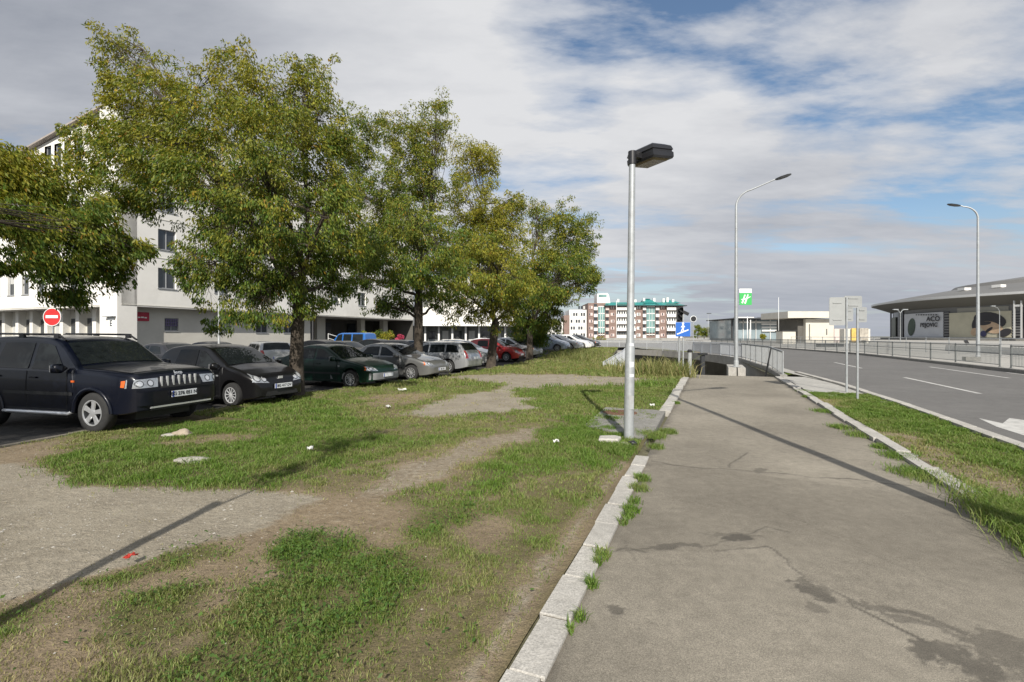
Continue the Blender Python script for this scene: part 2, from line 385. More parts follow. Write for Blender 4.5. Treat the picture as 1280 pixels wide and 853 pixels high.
# painted road markings
M_paint = pmat('worn_road_paint', (.50, .49, .46), rough=.8, var=.12, scale=9, dirt=((.16, .155, .15), .75))
B = MB()
def mark(o0, o1, s0, s1):
    B.add([PO(o0, s0, -.026), PO(o1, s0, -.026), PO(o1, s1, -.026), PO(o0, s1, -.026)], [(0,1,2,3)])
for s0 in (-5.5, 6.6, 18.7, 30.9): mark(7.38, 7.52, s0, s0+6.1)
for s0 in (2, 26): mark(11.22, 11.36, s0, s0+7.8)
mark(12.85, 12.97, -30, 30)
arrow = [(5.03, 11.0), (5.03, 12.0), (5.2, 13.1), (5.33, 12.5), (5.8, 13.35), (6.35, 12.6), (6.4, 11.5), (6.15, 8.6), (5.8, 8.6), (5.75, 11)]
B.add([PO(o, s, -.026) for o, s in arrow], [tuple(range(len(arrow)))])
B.build('road_marking', M_paint, kind='structure')

# ------------------------------------------------------------------ asphalt footpath with cracks, patches and damp stains
def path_sheet():
    sN = np.concatenate([np.arange(-4, 1.6, .08), np.arange(1.6, 9.0, .018), np.arange(9.0, 22.6, .05), [22.6]])
    oN = np.arange(-.83, 2.43, .018)
    O_, S_ = np.meshgrid(oN, sN); o = O_.ravel(); s = S_.ravel()
    x = CA*o+SA*s; y = -SA*o+CA*s
    z = .012*(fbm(x*.9, y*.9, 3)-.5) + .004*(fbm(x*6, y*6, 5)-.5)
    z[np.abs(s-22.6) < .03] = 0
    jx = (fbm(x*3.1, y*3.1, 21)-.5)*.35; jy = (fbm(x*3.1, y*3.1, 22)-.5)*.35
    stain = np.zeros_like(x); light = np.zeros_like(x)
    def blob(px, py, rx, ry, st, rot=0.0, seed=0):
        c = gp(px, py); dx = x+jx-c.x; dy = y+jy-c.y; a = R(rot)
        u = (dx*math.cos(a)+dy*math.sin(a))/rx; v = (-dx*math.sin(a)+dy*math.cos(a))/ry
        d = np.sqrt(u*u+v*v)+(fbm(x*9, y*9, 30+seed)-.5)*1.3+(fbm(x*27, y*27, 36+seed)-.5)*1.1
        return st*(1-smooth(.75, 1.1, d))
    for a in [(921, 672, .10, .09, .7), (908, 668, .2, .05, .35), (1018, 740, .075, .2, .62, 25), (1005, 728, .1, .09, .5), (1025, 762, .05, .12, .4),
              (838, 686, .17, .045, .5), (865, 683, .09, .05, .5), (800, 690, .06, .04, .5), (780, 766, .05, .05, .55), (1195, 822, .17, .12, .62, 20),
              (1130, 765, .3, .05, .5, -30), (1170, 785, .25, .05, .45, -30), (1262, 815, .2, .14, .5), (1240, 795, .16, .06, .45, -30), (945, 588, .1, .06, .45), (1290, 850, .3, .16, .4)]:
        stain = np.maximum(stain, blob(*a, seed=int(a[0]) % 7))
    def crack(pts, w, st, seed=0, wob=.12):
        P = [gp(*p) for p in pts]; best = np.full(x.shape, 9.0)
        xx = x+(fbm(x*2.2, y*2.2, 50+seed)-.5)*wob*2+(fbm(x*9, y*9, 51+seed)-.5)*.06; yy = y+(fbm(x*2.2, y*2.2, 52+seed)-.5)*wob*2+(fbm(x*9, y*9, 53+seed)-.5)*.06
        for a, b in zip(P[:-1], P[1:]):
            ax, ay, bx, by = a.x, a.y, b.x, b.y; L2 = (bx-ax)**2+(by-ay)**2
            t = np.clip(((xx-ax)*(bx-ax)+(yy-ay)*(by-ay))/L2, 0, 1)
            best = np.minimum(best, np.hypot(xx-ax-t*(bx-ax), yy-ay-t*(by-ay)))
        return st*(1-smooth(w*.4, w, best))*(.55+.45*smooth(.3, .6, fbm(x*4, y*4, 54+seed)))
    for c in [([(815, 577), (880, 586), (960, 590), (1080, 602), (1150, 608)], .028, .55, 1), ([(912, 585), (918, 575), (935, 566)], .02, .5, 2, .03),
              ([(835, 543), (900, 546), (1000, 553), (1100, 566)], .014, .35, 3), ([(890, 690), (960, 682), (985, 700), (1010, 722), (1060, 745), (1130, 770), (1200, 790), (1290, 830)], .022, .5, 4),
              ([(770, 690), (830, 686), (890, 680), (950, 660), (985, 668)], .018, .45, 5), ([(1065, 757), (1110, 780), (1150, 800)], .02, .7, 6, .04),
              ([(860, 524), (940, 528), (1040, 532)], .02, .3, 7), ([(1090, 560), (1130, 566)], .02, .4, 8), ([(690, 690), (770, 668), (790, 700)], .015, .3, 9),
              ([(975, 640), (1080, 690), (1200, 740)], .012, .25, 10)]:
        stain = np.maximum(stain, crack(*c))
    # a darker resurfaced band and paler worn areas
    P = [gp(*p) for p in ((770, 690), (890, 690), (960, 682), (1010, 722), (1130, 770), (1290, 830), (1300, 640), (1000, 600), (815, 577))]
    band = pip(x+jx*.4, y+jy*.4, [(p.x, p.y) for p in P])
    light = .5+(fbm(x*.8, y*.8, 61)-.5)*.9 - .17*band
    # weathered, stained margin along the kerbs
    edge = np.minimum(o+.83, 2.43-o); stain = np.maximum(stain, .45*(1-smooth(.0, .16, edge+(fbm(x*5, y*5, 71)-.5)*.18)))
    n = len(oN); k = len(sN)
    ii = (np.arange(k-1)[:, None]*n+np.arange(n-1)[None, :]).ravel()
    idx = np.stack([ii, ii+1, ii+n+1, ii+n], 1)
    m = bpy.data.materials.new('aged_path_asphalt'); m.use_nodes = True; t = m.node_tree; t.nodes.clear()
    p = t.nodes.new('ShaderNodeBsdfPrincipled'); out = t.nodes.new('ShaderNodeOutputMaterial'); t.links.new(p.outputs[0], out.inputs[0])
    p.inputs['Roughness'].default_value = .9; p.inputs['Specular IOR Level'].default_value = .25
    c = t.nodes.new('ShaderNodeTexCoord'); src = c.outputs['Object']
    nB = N('ShaderNodeTexNoise', t, Scale=150.0, Detail=3.0, Roughness=.75); t.links.new(src, nB.inputs[0])
    nM = N('ShaderNodeTexNoise', t, Scale=9.0, Detail=7.0, Roughness=.7); t.links.new(src, nM.inputs[0])
    vo = N('ShaderNodeTexVoronoi', t, Scale=120.0); t.links.new(src, vo.inputs[0])
    al = N('ShaderNodeAttribute', t); al.attribute_name = 'light'; as_ = N('ShaderNodeAttribute', t); as_.attribute_name = 'stain'
    base = ramp(t, [(.15, (.192, .172, .138)), (.85, (.318, .287, .232))], al.outputs['Fac']).outputs[0]
    base = mixc(t, 1.0, base, ramp(t, [(.25, .78), (.75, 1.2)], nM.outputs[0]).outputs[0], 'MULTIPLY')
    base = mixc(t, 1.0, base, ramp(t, [(.28, .50), (.5, 1.0), (.75, 1.6)], nB.outputs[0]).outputs[0], 'MULTIPLY')
    base = mixc(t, 1.0, base, ramp(t, [(.0, 1.1), (.6, .86)], vo.outputs['Distance']).outputs[0], 'MULTIPLY')
    base = mixc(t, as_.outputs['Fac'], base, (.045, .041, .036))
    t.links.new(base, p.inputs['Base Color'])
    b = N('ShaderNodeBump', t, Strength=.5, Distance=.008); t.links.new(nB.outputs[0], b.inputs['Height'])
    b2 = N('ShaderNodeBump', t, Strength=.5, Distance=-.01); t.links.new(as_.outputs['Fac'], b2.inputs['Height']); t.links.new(b.outputs[0], b2.inputs['Normal']); t.links.new(b2.outputs[0], p.inputs['Normal'])
    MATS['path'] = m
    o_ = fastmesh('footpath', np.stack([x, y, z], 1), 4, idx, m, {'light': light, 'stain': stain}, smooth=True)
    o_['kind'] = 'structure'
path_sheet()
B = MB(); B.add([PO(-.95, 22.6, 0), PO(2.65, 22.6, 0), PO(2.65, 56, -3.0), PO(-.95, 56, -3.0)], [(0,1,2,3)])
B.build('underpass_ramp', M_road, kind='structure')

# ------------------------------------------------------------------ verge soil with its bare patches, and where the grass grows
def pj(x, y):                  # photograph position of a ground point: only used to lay out the worn patches on the plan
    yy = np.maximum(y, .6); return 640+x/yy*F, 420+F*CAM_Z/yy
POLYS = [  # (outline, grass cover, gravel, weeds)
 ([(-900, 2000), (-900, 600), (0, 560), (380, 490), (470, 478), (620, 452), (760, 440), (900, 440), (900, 2000)], .50, 0, 0),
 ([(330, 515), (480, 478), (620, 460), (860, 466), (850, 490), (790, 512), (640, 530), (540, 545), (440, 530)], .55, 0, 0),
 ([(45, 590), (120, 552), (200, 536), (300, 512), (390, 497), (440, 515), (470, 545), (570, 540), (520, 556), (440, 578), (350, 606), (240, 608), (120, 604)], .93, 0, 0),
 ([(170, 545), (260, 543), (330, 533), (300, 552), (200, 556)], .35, 0, 0),
 ([(495, 518), (560, 499), (620, 488), (645, 477), (720, 474), (785, 478), (735, 489), (720, 502), (650, 513), (560, 524)], .06, .85, 0),
 ([(555, 471), (640, 467), (740, 470), (850, 476), (800, 481), (650, 482)], .06, .75, 0),
 ([(440, 500), (520, 490), (560, 492), (480, 512)], .2, 0, 0),
 ([(640, 486), (720, 484), (800, 480), (855, 474), (852, 492), (826, 512), (740, 512), (690, 520), (660, 500)], .75, 0, 0),
 ([(420, 628), (500, 585), (560, 562), (640, 540), (700, 532), (620, 570), (540, 605), (470, 640)], .09, .5, 0),
 ([(560, 640), (610, 590), (650, 560), (700, 530), (640, 590), (590, 650)], .10, .5, 0),
 ([(570, 628), (590, 600), (640, 572), (690, 540), (745, 512), (770, 520), (812, 545), (795, 580), (740, 590), (690, 585), (640, 602), (600, 625)], .97, 0, 0),
 ([(600, 640), (690, 600), (760, 590), (790, 592), (760, 640), (660, 700), (560, 690)], .62, 0, 0),
 ([(560, 660), (620, 640), (660, 665), (600, 690)], .2, 0, 0),
 ([(-900, 1300), (-900, 620), (0, 552), (75, 552), (40, 592), (130, 606), (250, 612), (330, 608), (410, 616), (520, 640), (480, 678), (400, 668), (335, 692), (250, 690), (120, 716), (20, 748), (-300, 900)], .05, .3, 0),
 ([(-900, 1250), (-900, 640), (0, 575), (50, 594), (130, 608), (250, 613), (330, 612), (400, 622), (330, 655), (250, 682), (120, 712), (20, 742), (-300, 880)], .012, 1.0, 0),
 ([(-300, 940), (20, 752), (120, 722), (250, 700), (330, 700), (420, 680), (360, 735), (300, 760), (200, 800), (60, 860), (-200, 1100)], .20, 0, .06),
 ([(105, 728), (170, 700), (265, 682), (262, 698), (200, 715), (130, 736)], .8, 0, .3),
 ([(128, 790), (150, 755), (220, 735), (250, 745), (230, 790), (160, 800)], .75, 0, .5),
 ([(-40, 790), (-30, 752), (40, 748), (95, 740), (60, 770), (10, 792)], .8, 0, .2),
 ([(345, 710), (355, 680), (395, 664), (432, 676), (440, 692), (395, 708), (360, 720)], 1.0, 0, 1.6),
 ([(300, 745), (350, 735), (420, 705), (500, 690), (530, 700), (500, 750), (460, 790), (420, 830), (380, 900), (180, 900), (230, 830), (270, 800)], .85, 0, .75),
 ([(540, 650), (575, 628), (600, 640), (560, 668), (500, 680)], .8, 0, .6),
 ([(600, 760), (680, 700), (720, 690), (690, 760), (640, 860), (520, 900), (560, 800)], .68, 0, .12),
 ([(450, 800), (560, 740), (620, 720), (560, 810), (500, 900), (420, 900)], .55, 0, .12),
]
RPOLY = [([(1090, 540), (1150, 548), (1200, 575), (1300, 615), (1300, 645), (1200, 612), (1130, 570)], .28), ([(1000, 500), (1060, 500), (1050, 512), (1010, 510)], .3),
         ([(1180, 650), (1280, 690), (1290, 760), (1200, 690)], .5), ([(1165, 600), (1300, 640), (1300, 690), (1180, 640)], 1.0)]
def cover(x, y):
    o, s = OP(x, y)
    jx = (fbm(x*1.6, y*1.6, 101)-.5)*.7*np.clip(y/6, .45, 1.6); jy = (fbm(x*1.6, y*1.6, 102)-.5)*.9*np.clip(y/6, .4, 2.2)
    px, py = pj(x+jx, y+jy)
    g = np.full(x.shape, .5); gr = np.zeros(x.shape); w = np.zeros(x.shape)
    for poly, a, b, c in POLYS:
        i = pip(px, py, poly); g[i] = a; gr[i] = b; w[i] = c
    beh = y < .9
    g[beh] = .45
    # bare seam beside the path kerb
    seam = (o > -1.17+(fbm(x*2, y*2, 120)-.5)*.3) & (o < -1.0) & (s < 6.7) & (s > -4); g[seam] = np.minimum(g[seam], .14); gr[seam] = .6
    r = o > 2.4
    g2 = np.full(x.shape, .88)
    for poly, a in RPOLY:
        i = pip(px, py, poly); g2[i] = a
    g[r] = g2[r]; gr[r] = np.where(g2[r] < .4, .35, 0); w[r] = 0
    return g, gr, w
def soil_h(x, y):
    return .035*(fbm(x*.7, y*.7, 131)-.5)+.02*(fbm(x*3.5, y*3.5, 132)-.5)
def soil(name, o0, o1, s0, s1, st, zb, keep):
    oN = np.arange(o0, o1+st*.5, st); sN = np.arange(s0, s1+st*.5, st); O_, S_ = np.meshgrid(oN, sN); o = O_.ravel(); s = S_.ravel()
    x = CA*o+SA*s; y = -SA*o+CA*s; n = len(oN); k = len(sN)
    z = zb(x, y)+soil_h(x, y)
    cs_ = [cover(x+a*.10, y+b*.10) for a, b in ((0, 0), (1, .3), (-.7, .8), (-.5, -.9), (.6, -.7))]
    g = np.mean([q[0] for q in cs_], 0); gr = np.mean([q[1] for q in cs_], 0)
    ii = (np.arange(k-1)[:, None]*n+np.arange(n-1)[None, :]).ravel(); idx = np.stack([ii, ii+1, ii+n+1, ii+n], 1)
    ok = keep(x, y); idx = idx[ok[idx].all(1)]
    used = np.unique(idx); re = np.zeros(len(x), np.int64); re[used] = np.arange(len(used)); idx = re[idx]
    ob = fastmesh(name, np.stack([x, y, z], 1)[used], 4, idx, M_soil, {'cover': g[used], 'gravel': gr[used]}, smooth=True); ob['kind'] = 'structure'
M_soil = ground_mat('verge_soil_mat', ((.180, .138, .090), (.295, .232, .152)), [('gravel', (.23, .20, .152), (.36, .32, .25)), ('cover', (.088, .085, .034), (.165, .138, .066))], scale=2.0, fine=75, bump=.9)
KP = [(k[0]+.05, k[1]) for k in KERB] + [tuple(PO(-.92, 60)[:2]), tuple(PO(-.92, -12)[:2])]
def zverge(x, y): return zf(x, y)+.0
soil('verge_soil', -13.5, -.90, -7.5, 20, .07, zverge, lambda x, y: pip(x, y, KP))
soil('verge_soil_far', -13.0, -.95, 19.95, 56, .30, zverge, lambda x, y: pip(x, y, KP) & ~pip(x, y, PIT))
soil('roadside_soil', 2.60, 4.20, -6, 16.5, .08, lambda x, y: np.full(x.shape, .04), lambda x, y: x > -99)

# ------------------------------------------------------------------ grass blades and broad-leaved weeds
M_grass = leaf_mat('grass_blade', .3)
def blades(name, x, y, z, hgt, wid, col, lean=.6, seed=0):
    r = np.random.default_rng(seed); n = len(x); a = r.uniform(0, 2*np.pi, n); b = r.uniform(0, 2*np.pi, n)
    L = hgt*r.uniform(.55, 1.25, n); ln = L*lean*r.uniform(.25, 1.3, n)
    wx = np.cos(a)*wid/2; wy = np.sin(a)*wid/2; dx = np.cos(b)*ln; dy = np.sin(b)*ln
    V = np.empty((n, 5, 3))
    V[:, 0] = np.stack([x-wx, y-wy, z], 1); V[:, 1] = np.stack([x+wx, y+wy, z], 1)
    V[:, 2] = np.stack([x+wx*.8+dx*.38, y+wy*.8+dy*.38, z+L*.62], 1); V[:, 3] = np.stack([x-wx*.8+dx*.38, y-wy*.8+dy*.38, z+L*.62], 1)
    V[:, 4] = np.stack([x+dx, y+dy, z+L*(.95-.25*r.random(n))], 1)
    bI = np.arange(n)[:, None]*5
    tri = np.concatenate([bI+np.array([[0, 1, 2]]), bI+np.array([[0, 2, 3]]), bI+np.array([[3, 2, 4]])], 1).reshape(-1, 3)
    C = np.repeat(col[:, None, :], 5, 1).reshape(-1, 4)
    o = fastmesh(name, V.reshape(-1, 3), 3, tri, M_grass, {'leafcol': C}); o['kind'] = 'stuff'; return o
def grass_cols(x, y, lush, r):
    n = len(x); dry = np.clip(.78-.80*lush+(fbm(x*1.3, y*1.3, 140)-.5)*.7, 0, 1); dry = np.clip(dry+r.normal(0, .16, n), 0, 1)
    g = np.array([.075, .155, .020]); g2 = np.array([.145, .235, .034]); d = np.array([.33, .275, .14])
    t = r.random(n)[:, None]; c = (g*(1-t)+g2*t)*(1-dry[:, None])+d*dry[:, None]
    c = c*r.uniform(.75, 1.25, n)[:, None]
    return np.concatenate([c, np.ones((n, 1))], 1)
def scatter(n, box, near, far, seed, right=False):
    r = np.random.default_rng(seed)
    o = r.uniform(box[0], box[1], n); s = r.uniform(box[2], box[3], n); x = CA*o+SA*s; y = -SA*o+CA*s
    ok = (y >= near) & (y < far) & (np.abs(x) < 1.18*np.maximum(y, .5)+1.5)
    if not right: ok &= pip(x, y, KP) & ~pip(x, y, PIT) & (o < -1.03)
    x, y = x[ok], y[ok]; jr = .04*np.sqrt(np.clip(y, 1, 12)); g, gr, w = cover(x+r.normal(0, 1, len(x))*jr, y+r.normal(0, 1, len(x))*jr)
    tuft = fbm(x*4.5, y*4.5, 150, 3)
    pr = g*(.55+1.05*smooth(.38, .62, tuft))
    pr = np.where(g > .88, np.maximum(pr, .55*g), pr)
    pr = np.where(g < .2, g*smooth(.55, .75, tuft)*1.6, pr)
    k = r.random(len(x)) < pr
    return x[k], y[k], g[k], w[k], tuft[k], r
xs = []
for (n, box, a, b, hh, ww, sd, rt) in [(520000, (-7.5, -1.03, -1, 7.2), .7, 5.0, .040, .0042, 1, False), (470000, (-12, -1.03, 3, 12), 5.0, 9.5, .052, .0065, 2, False),
                                       (330000, (-13, -1.03, 7, 22), 9.5, 16, .07, .011, 3, False), (160000, (-13, -1.0, 13, 38), 16, 30, .12, .02, 4, False),
                                       (50000, (-14, -1.5, 26, 56), 30, 52, .16, .035, 8, False), (130000, (2.63, 4.15, 1, 16.4), .8, 16, .058, .0075, 5, True)]:
    x, y, g, w, tf, r = scatter(n, box, a, b, sd, rt)
    z = soil_h(x, y)+(np.full(x.shape, .04) if rt else zf(x, y))-.004
    hgt = hh*(.35+.75*g)*(.7+.8*smooth(.4, .7, tf))
    c = grass_cols(x, y, np.clip(g*.9+.15*(tf-.5), 0, 1), r)
    blades('grass', x, y, z, hgt, ww*r.uniform(.7, 1.4, len(x)), c, .75, sd)
# long grass hanging over the right kerb
r = np.random.default_rng(77); n = 13000
s_ = r.normal(5.2, .6, n); o_ = 2.55+r.normal(0, .13, n)+.12*(r.random(n)-.5); x = CA*o_+SA*s_; y = -SA*o_+CA*s_
blades('overhanging_grass', x, y, np.full(n, .03), np.full(n, .13), .006*r.uniform(.7, 1.4, n), grass_cols(x, y, np.full(n, .75), r), .9, 78)
# little tufts in the kerb joints
xx, yy = [], []
for (px, py, rad, k) in [(753, 696, .05, 130), (747, 705, .03, 70), (739, 733, .04, 120), (725, 775, .03, 60), (779, 655, .04, 70), (789, 639, .07, 200), (786, 646, .05, 110), (799, 612, .09, 220), (803, 600, .08, 200), (793, 628, .06, 90), (712, 790, .02, 30), (815, 545, .2, 1500), (835, 541, .12, 700), (770, 560, .25, 2200), (740, 545, .2, 1200), (820, 560, .1, 300), (845, 505, .07, 400), (800, 600, .05, 200),
                         (1010, 497, .12, 400), (1050, 535, .15, 500), (980, 468, .2, 600), (1100, 560, .1, 300), (1030, 515, .2, 500), (1075, 545, .2, 500), (1125, 572, .2, 700), (1150, 595, .25, 1200), (1005, 490, .2, 400)]:
    c = gp(px, py); a = r.uniform(0, 6.28, k); q = rad*np.sqrt(r.random(k)); xx.append(c.x+np.cos(a)*q*1.0+SA*r.normal(0, rad*.6, k)); yy.append(c.y+np.sin(a)*q+CA*r.normal(0, rad*.6, k))
x = np.concatenate(xx); y = np.concatenate(yy); n = len(x)
blades('joint_grass', x, y, np.full(n, .0), np.full(n, .075), .006*r.uniform(.7, 1.4, n), grass_cols(x, y, np.full(n, .85), r), .95, 79)
# broad-leaved weeds
x, y, g, w, tf, r = scatter(420000, (-7.5, -1.03, -1, 8.5), .8, 6.5, 9)
k = r.random(len(x)) < w*.30; x, y, w = x[k], y[k], w[k]; n = len(x)
a = r.uniform(0, 2*np.pi, n); L = r.uniform(.014, .042, n); wd = L*r.uniform(.32, .5, n); up = r.uniform(-.05, .8, n); z = soil_h(x, y)+r.uniform(.012, .085, n)*(.5+fbm(x*3, y*3, 160))
d = np.stack([np.cos(a)*np.cos(up), np.sin(a)*np.cos(up), np.sin(up)], 1); sd_ = np.stack([-np.sin(a), np.cos(a), r.normal(0, .35, n)], 1); P0 = np.stack([x, y, z], 1)
V = np.stack([P0, P0+d*L[:, None]*.45+sd_*wd[:, None]*.5, P0+d*L[:, None]*np.array([1, 1, .75]), P0+d*L[:, None]*.45-sd_*wd[:, None]*.5], 1).reshape(-1, 3)
t = r.random(n)[:, None]; c = (np.array([.045, .10, .016])*(1-t)+np.array([.10, .165, .035])*t)*r.uniform(.8, 1.2, n)[:, None]; c = np.repeat(np.concatenate([c, np.ones((n, 1))], 1)[:, None], 4, 1).reshape(-1, 4)
o = fastmesh('broad_leaved_weeds', V, 4, np.arange(4*n).reshape(-1, 4), leaf_mat('weed_leaf', .25), {'leafcol': c}); o['kind'] = 'stuff'
# tall reedy grass on the bank of the underpass
def reeds(cx, n, hmin, hmax, seed, colr):
    r = np.random.default_rng(seed); X, Y = [], []
    for (px, py, rx, ry, k) in cx:
        c = gp(px, py); X.append(r.normal(c.x, rx, k)); Y.append(r.normal(c.y, ry, k))
    x = np.concatenate(X); y = np.concatenate(Y); n = len(x); t = r.random(n)[:, None]
    c = (np.array(colr[0])*(1-t)+np.array(colr[1])*t)*r.uniform(.7, 1.3, n)[:, None]
    blades('tall_grass', x, y, zf(x, y)-.15, hmin+(hmax-hmin)*r.beta(1.6, 2.2, n)*(.6+.8*fbm(x*1.7, y*1.7, 210)), .02*r.uniform(.6, 1.6, n), np.concatenate([c, np.ones((n, 1))], 1), .65, seed)
reeds([(800, 467, .35, .7, 700), (815, 468, .35, .6, 800), (832, 468, .3, .6, 900), (848, 470, .25, .5, 800), (780, 466, .4, .8, 400)], 0, .4, 1.15, 201, ((.12, .17, .04), (.36, .31, .15)))
reeds([(728, 451, .6, 1.6, 500), (712, 449, .7, 2.0, 500), (738, 447, .5, 1.6, 500), (698, 450, .5, 2, 200)], 0, .3, 1.0, 202, ((.10, .15, .035), (.26, .24, .10)))
reeds([(720, 463, .6, .25, 160)], 0, .15, .4, 204, ((.22, .09, .035), (.30, .14, .06)))
reeds([(742, 458, .9, .8, 350), (770, 462, .6, .5, 300)], 0, .2, .5, 203, ((.12, .17, .04), (.30, .22, .10)))
# ------------------------------------------------------------------ underpass: walls, deck edge, railings
M_galv = pmat('galvanised_steel', (.40, .42, .43), rough=.45, metal=.35, var=.10, scale=14, dirt=((.27, .27, .26), .6))
M_galv2 = pmat('dull_grey_paint', (.36, .375, .38), rough=.55, metal=.1, var=.12, scale=10, dirt=((.25, .23, .2), .6))
M_rail = pmat('pale_grey_railing_paint', (.50, .52, .54), rough=.5, var=.08, scale=8)
M_black = pmat('black_metal', (.018, .018, .02), rough=.4, var=.2)
M_dark = pmat('dark_plastic', (.03, .032, .035), rough=.5, var=.2)
M_fence = pmat('grey_green_fence_paint', (.17, .18, .175), rough=.55, metal=.1, var=.12, scale=8)
M_white = pmat('white_paint', (.78, .78, .76), rough=.5, var=.04)
def wall(name, pts, z0, z1, th, m, side=1):
    B = MB(); pts = [Vector(p) for p in pts]
    nr = []
    for i in range(len(pts)):
        t = (pts[min(i+1, len(pts)-1)]-pts[max(0, i-1)]).normalized(); nr.append(Vector((t.y, -t.x))*side*th)
    z0s = z0 if hasattr(z0, '__len__') else [z0]*len(pts)
    vs = []
    for p, q, zb in zip(pts, nr, z0s): vs += [(p.x, p.y, zb), (p.x+q.x, p.y+q.y, zb), (p.x+q.x, p.y+q.y, z1), (p.x, p.y, z1)]
    fs = [(0,1,2,3)]
    for i in range(len(pts)-1):
        a, b = i*4, i*4+4; fs += [(a+k, a+(k+1) % 4, b+(k+1) % 4, b+k) for k in range(4)]
    fs.append(tuple(len(vs)-4+k for k in range(4))); B.add(vs, fs)
    return B.build(name, m)
M_wallc = pmat('stained_concrete_wall', (.30, .29, .265), rough=.9, var=.12, scale=1.2, bump=.3, bscale=30, dirt=((.12, .115, .10), .7))
o = wall('retaining_wall', DECK[:3], -3.2, .10, .26, M_wallc, 1); tag(o, 'grey concrete retaining wall under the railing beside the underpass ramp', 'wall')
o = wall('deck_beam', DECK[2:9], -.55, .10, .30, M_wallc, 1); tag(o, 'curved concrete edge beam of the road deck over the underpass', 'bridge beam')
o = wall('underpass_back_wall', inset(DECK[2:9], 5.0), -3.4, -.10, .3, M_wallc, 1); tag(o, 'dark concrete back wall deep under the road deck', 'wall')
o = wall('bank_wall', [PIT[1], PIT[2], PIT[3], PIT[4], PIT[5], PIT[6], PIT[7]], -3.4, -.03, .2, M_wallc, -1); tag(o, 'low concrete wall hidden behind the tall bank grass', 'wall')
B = MB(); B.prism([tuple(PO(-6, 26)[:2]), tuple(PO(9, 26)[:2]), (30, 66), (8, 66)], -3.5, -3.3); B.build('underpass_floor', M_wallc, kind='structure')

def railing(pts, h, bay, label, cat='railing', name='railing', m=None, zb=0.05, post=.05, bar=.11, bar_r=.011, rails=(.12, 1.0), top=.028, group=None, vertical=True, endpost=None):
    m = m or M_galv2
    pts = [Vector((p[0], p[1], p[2] if len(p) > 2 else zb)) for p in pts]
    P = [pts[0]]
    for a, b in zip(pts[:-1], pts[1:]):
        n = max(1, int(round((b-a).length/bay)))
        P += [a.lerp(b, (i+1)/n) for i in range(n)]
    root = thing(name, label, cat, P[0], 0, group); o0 = P[0]
    for i, p in enumerate(P):
        B = MB(); w = post; B.box(p-o0+Vector((0, 0, h/2+.01)), (w, w, h+.02), A); B.box(p-o0+Vector((0, 0, .01)), (w*2.2, w*2.2, .02), A)
        B.build('post', m, root)
    for a, b in zip(P[:-1], P[1:]):
        B = MB(); a = a-o0; b = b-o0; t = (b-a); L = t.length; t.normalize()
        for k, zz in enumerate(rails):
            rr = top if k == len(rails)-1 else .018
            B.tube([a+t*post*.5+Vector((0, 0, h*zz)), b-t*post*.5+Vector((0, 0, h*zz))], rr, 6)
        if vertical:
            n = int(L/bar)
            for j in range(1, n):
                q = a.lerp(b, j/n); B.tube([q+Vector((0, 0, h*rails[0])), q+Vector((0, 0, h*rails[-1]))], bar_r, 4, False)
        B.build('railing_panel', m, root)
    return root
E1 = PO(2.78, 22.9); dk = inset([tuple(PO(2.65, 22.6)[:2])] + DECK[1:], .14)
railing([E1]+[Vector((p[0], p[1], .1)) for p in dk[1:3]], 1.05, 2.0, 'grey metal railing along the near side wall of the underpass ramp', zb=.05, bar=.13, bar_r=.014)
railing([Vector((p[0], p[1], .1)) for p in dk[2:9]], 1.02, 2.6, 'curved grey railing along the edge of the road deck above the dark underpass', zb=.1, bar=.16, bar_r=.018, top=.034, m=M_rail)
railing([(5.0, 26.5, -.72), (8.4, 36.5, -.38), (12.2, 50, .02)], .98, 2.2, 'sloping grey railing going down behind the reedy grass beside the parked cars', bar=.15, bar_r=.016, m=M_rail)
railing([(9.4, 71, .1), (0, 76, .1), (-14, 82, .1)], 1.0, 4, 'far railing beside the road behind the last parked silver cars', bar=.22, bar_r=.016)
# fence across the road with its posts, and the tubular fence of the plaza behind it
fpts = [PO(13.62, s, .12) for s in (3, 33.0)]; fpts2 = [PO(13.62, 33.9, .12), PO(13.62, 37, .12)] + [Vector((p[0], p[1], .12)) for p in inset(ROUT, .42)[2:9]]
railing([PO(13.62, 31.2, .12), PO(13.62, 0, .12)], 1.12, 3.1, 'grey vertical bar fence on the far kerb to the right of the tall street lamp', 'fence', 'roadside_fence', M_fence, bar=.12, bar_r=.013, rails=(.1, .62, .97))
railing([PO(13.62, 32.2, .12)]+fpts2[1:7], 1.12, 3.2, 'long grey bar fence on the far kerb left of the tall street lamp', 'fence', 'roadside_fence', M_fence, bar=.125, bar_r=.013, rails=(.1, .62, .97))
railing([PO(20.5, 8, .1), PO(20.5, 52, .1), (46, 66, .1), (48.5, 84, .1)], 1.45, 3.6, 'pale tubular fence with horizontal rails standing further back on the plaza', 'fence', 'plaza_fence', M_galv, vertical=False, rails=(.06, .34, .66, .97), top=.035)
railing([(44, 108, 0), (30, 122, 0), (4, 131, 0), (-30, 136, 0)], 1.1, 5, 'low distant fence along the far side of the junction', 'fence', 'junction_fence', M_galv2, bar=.4, bar_r=.02)
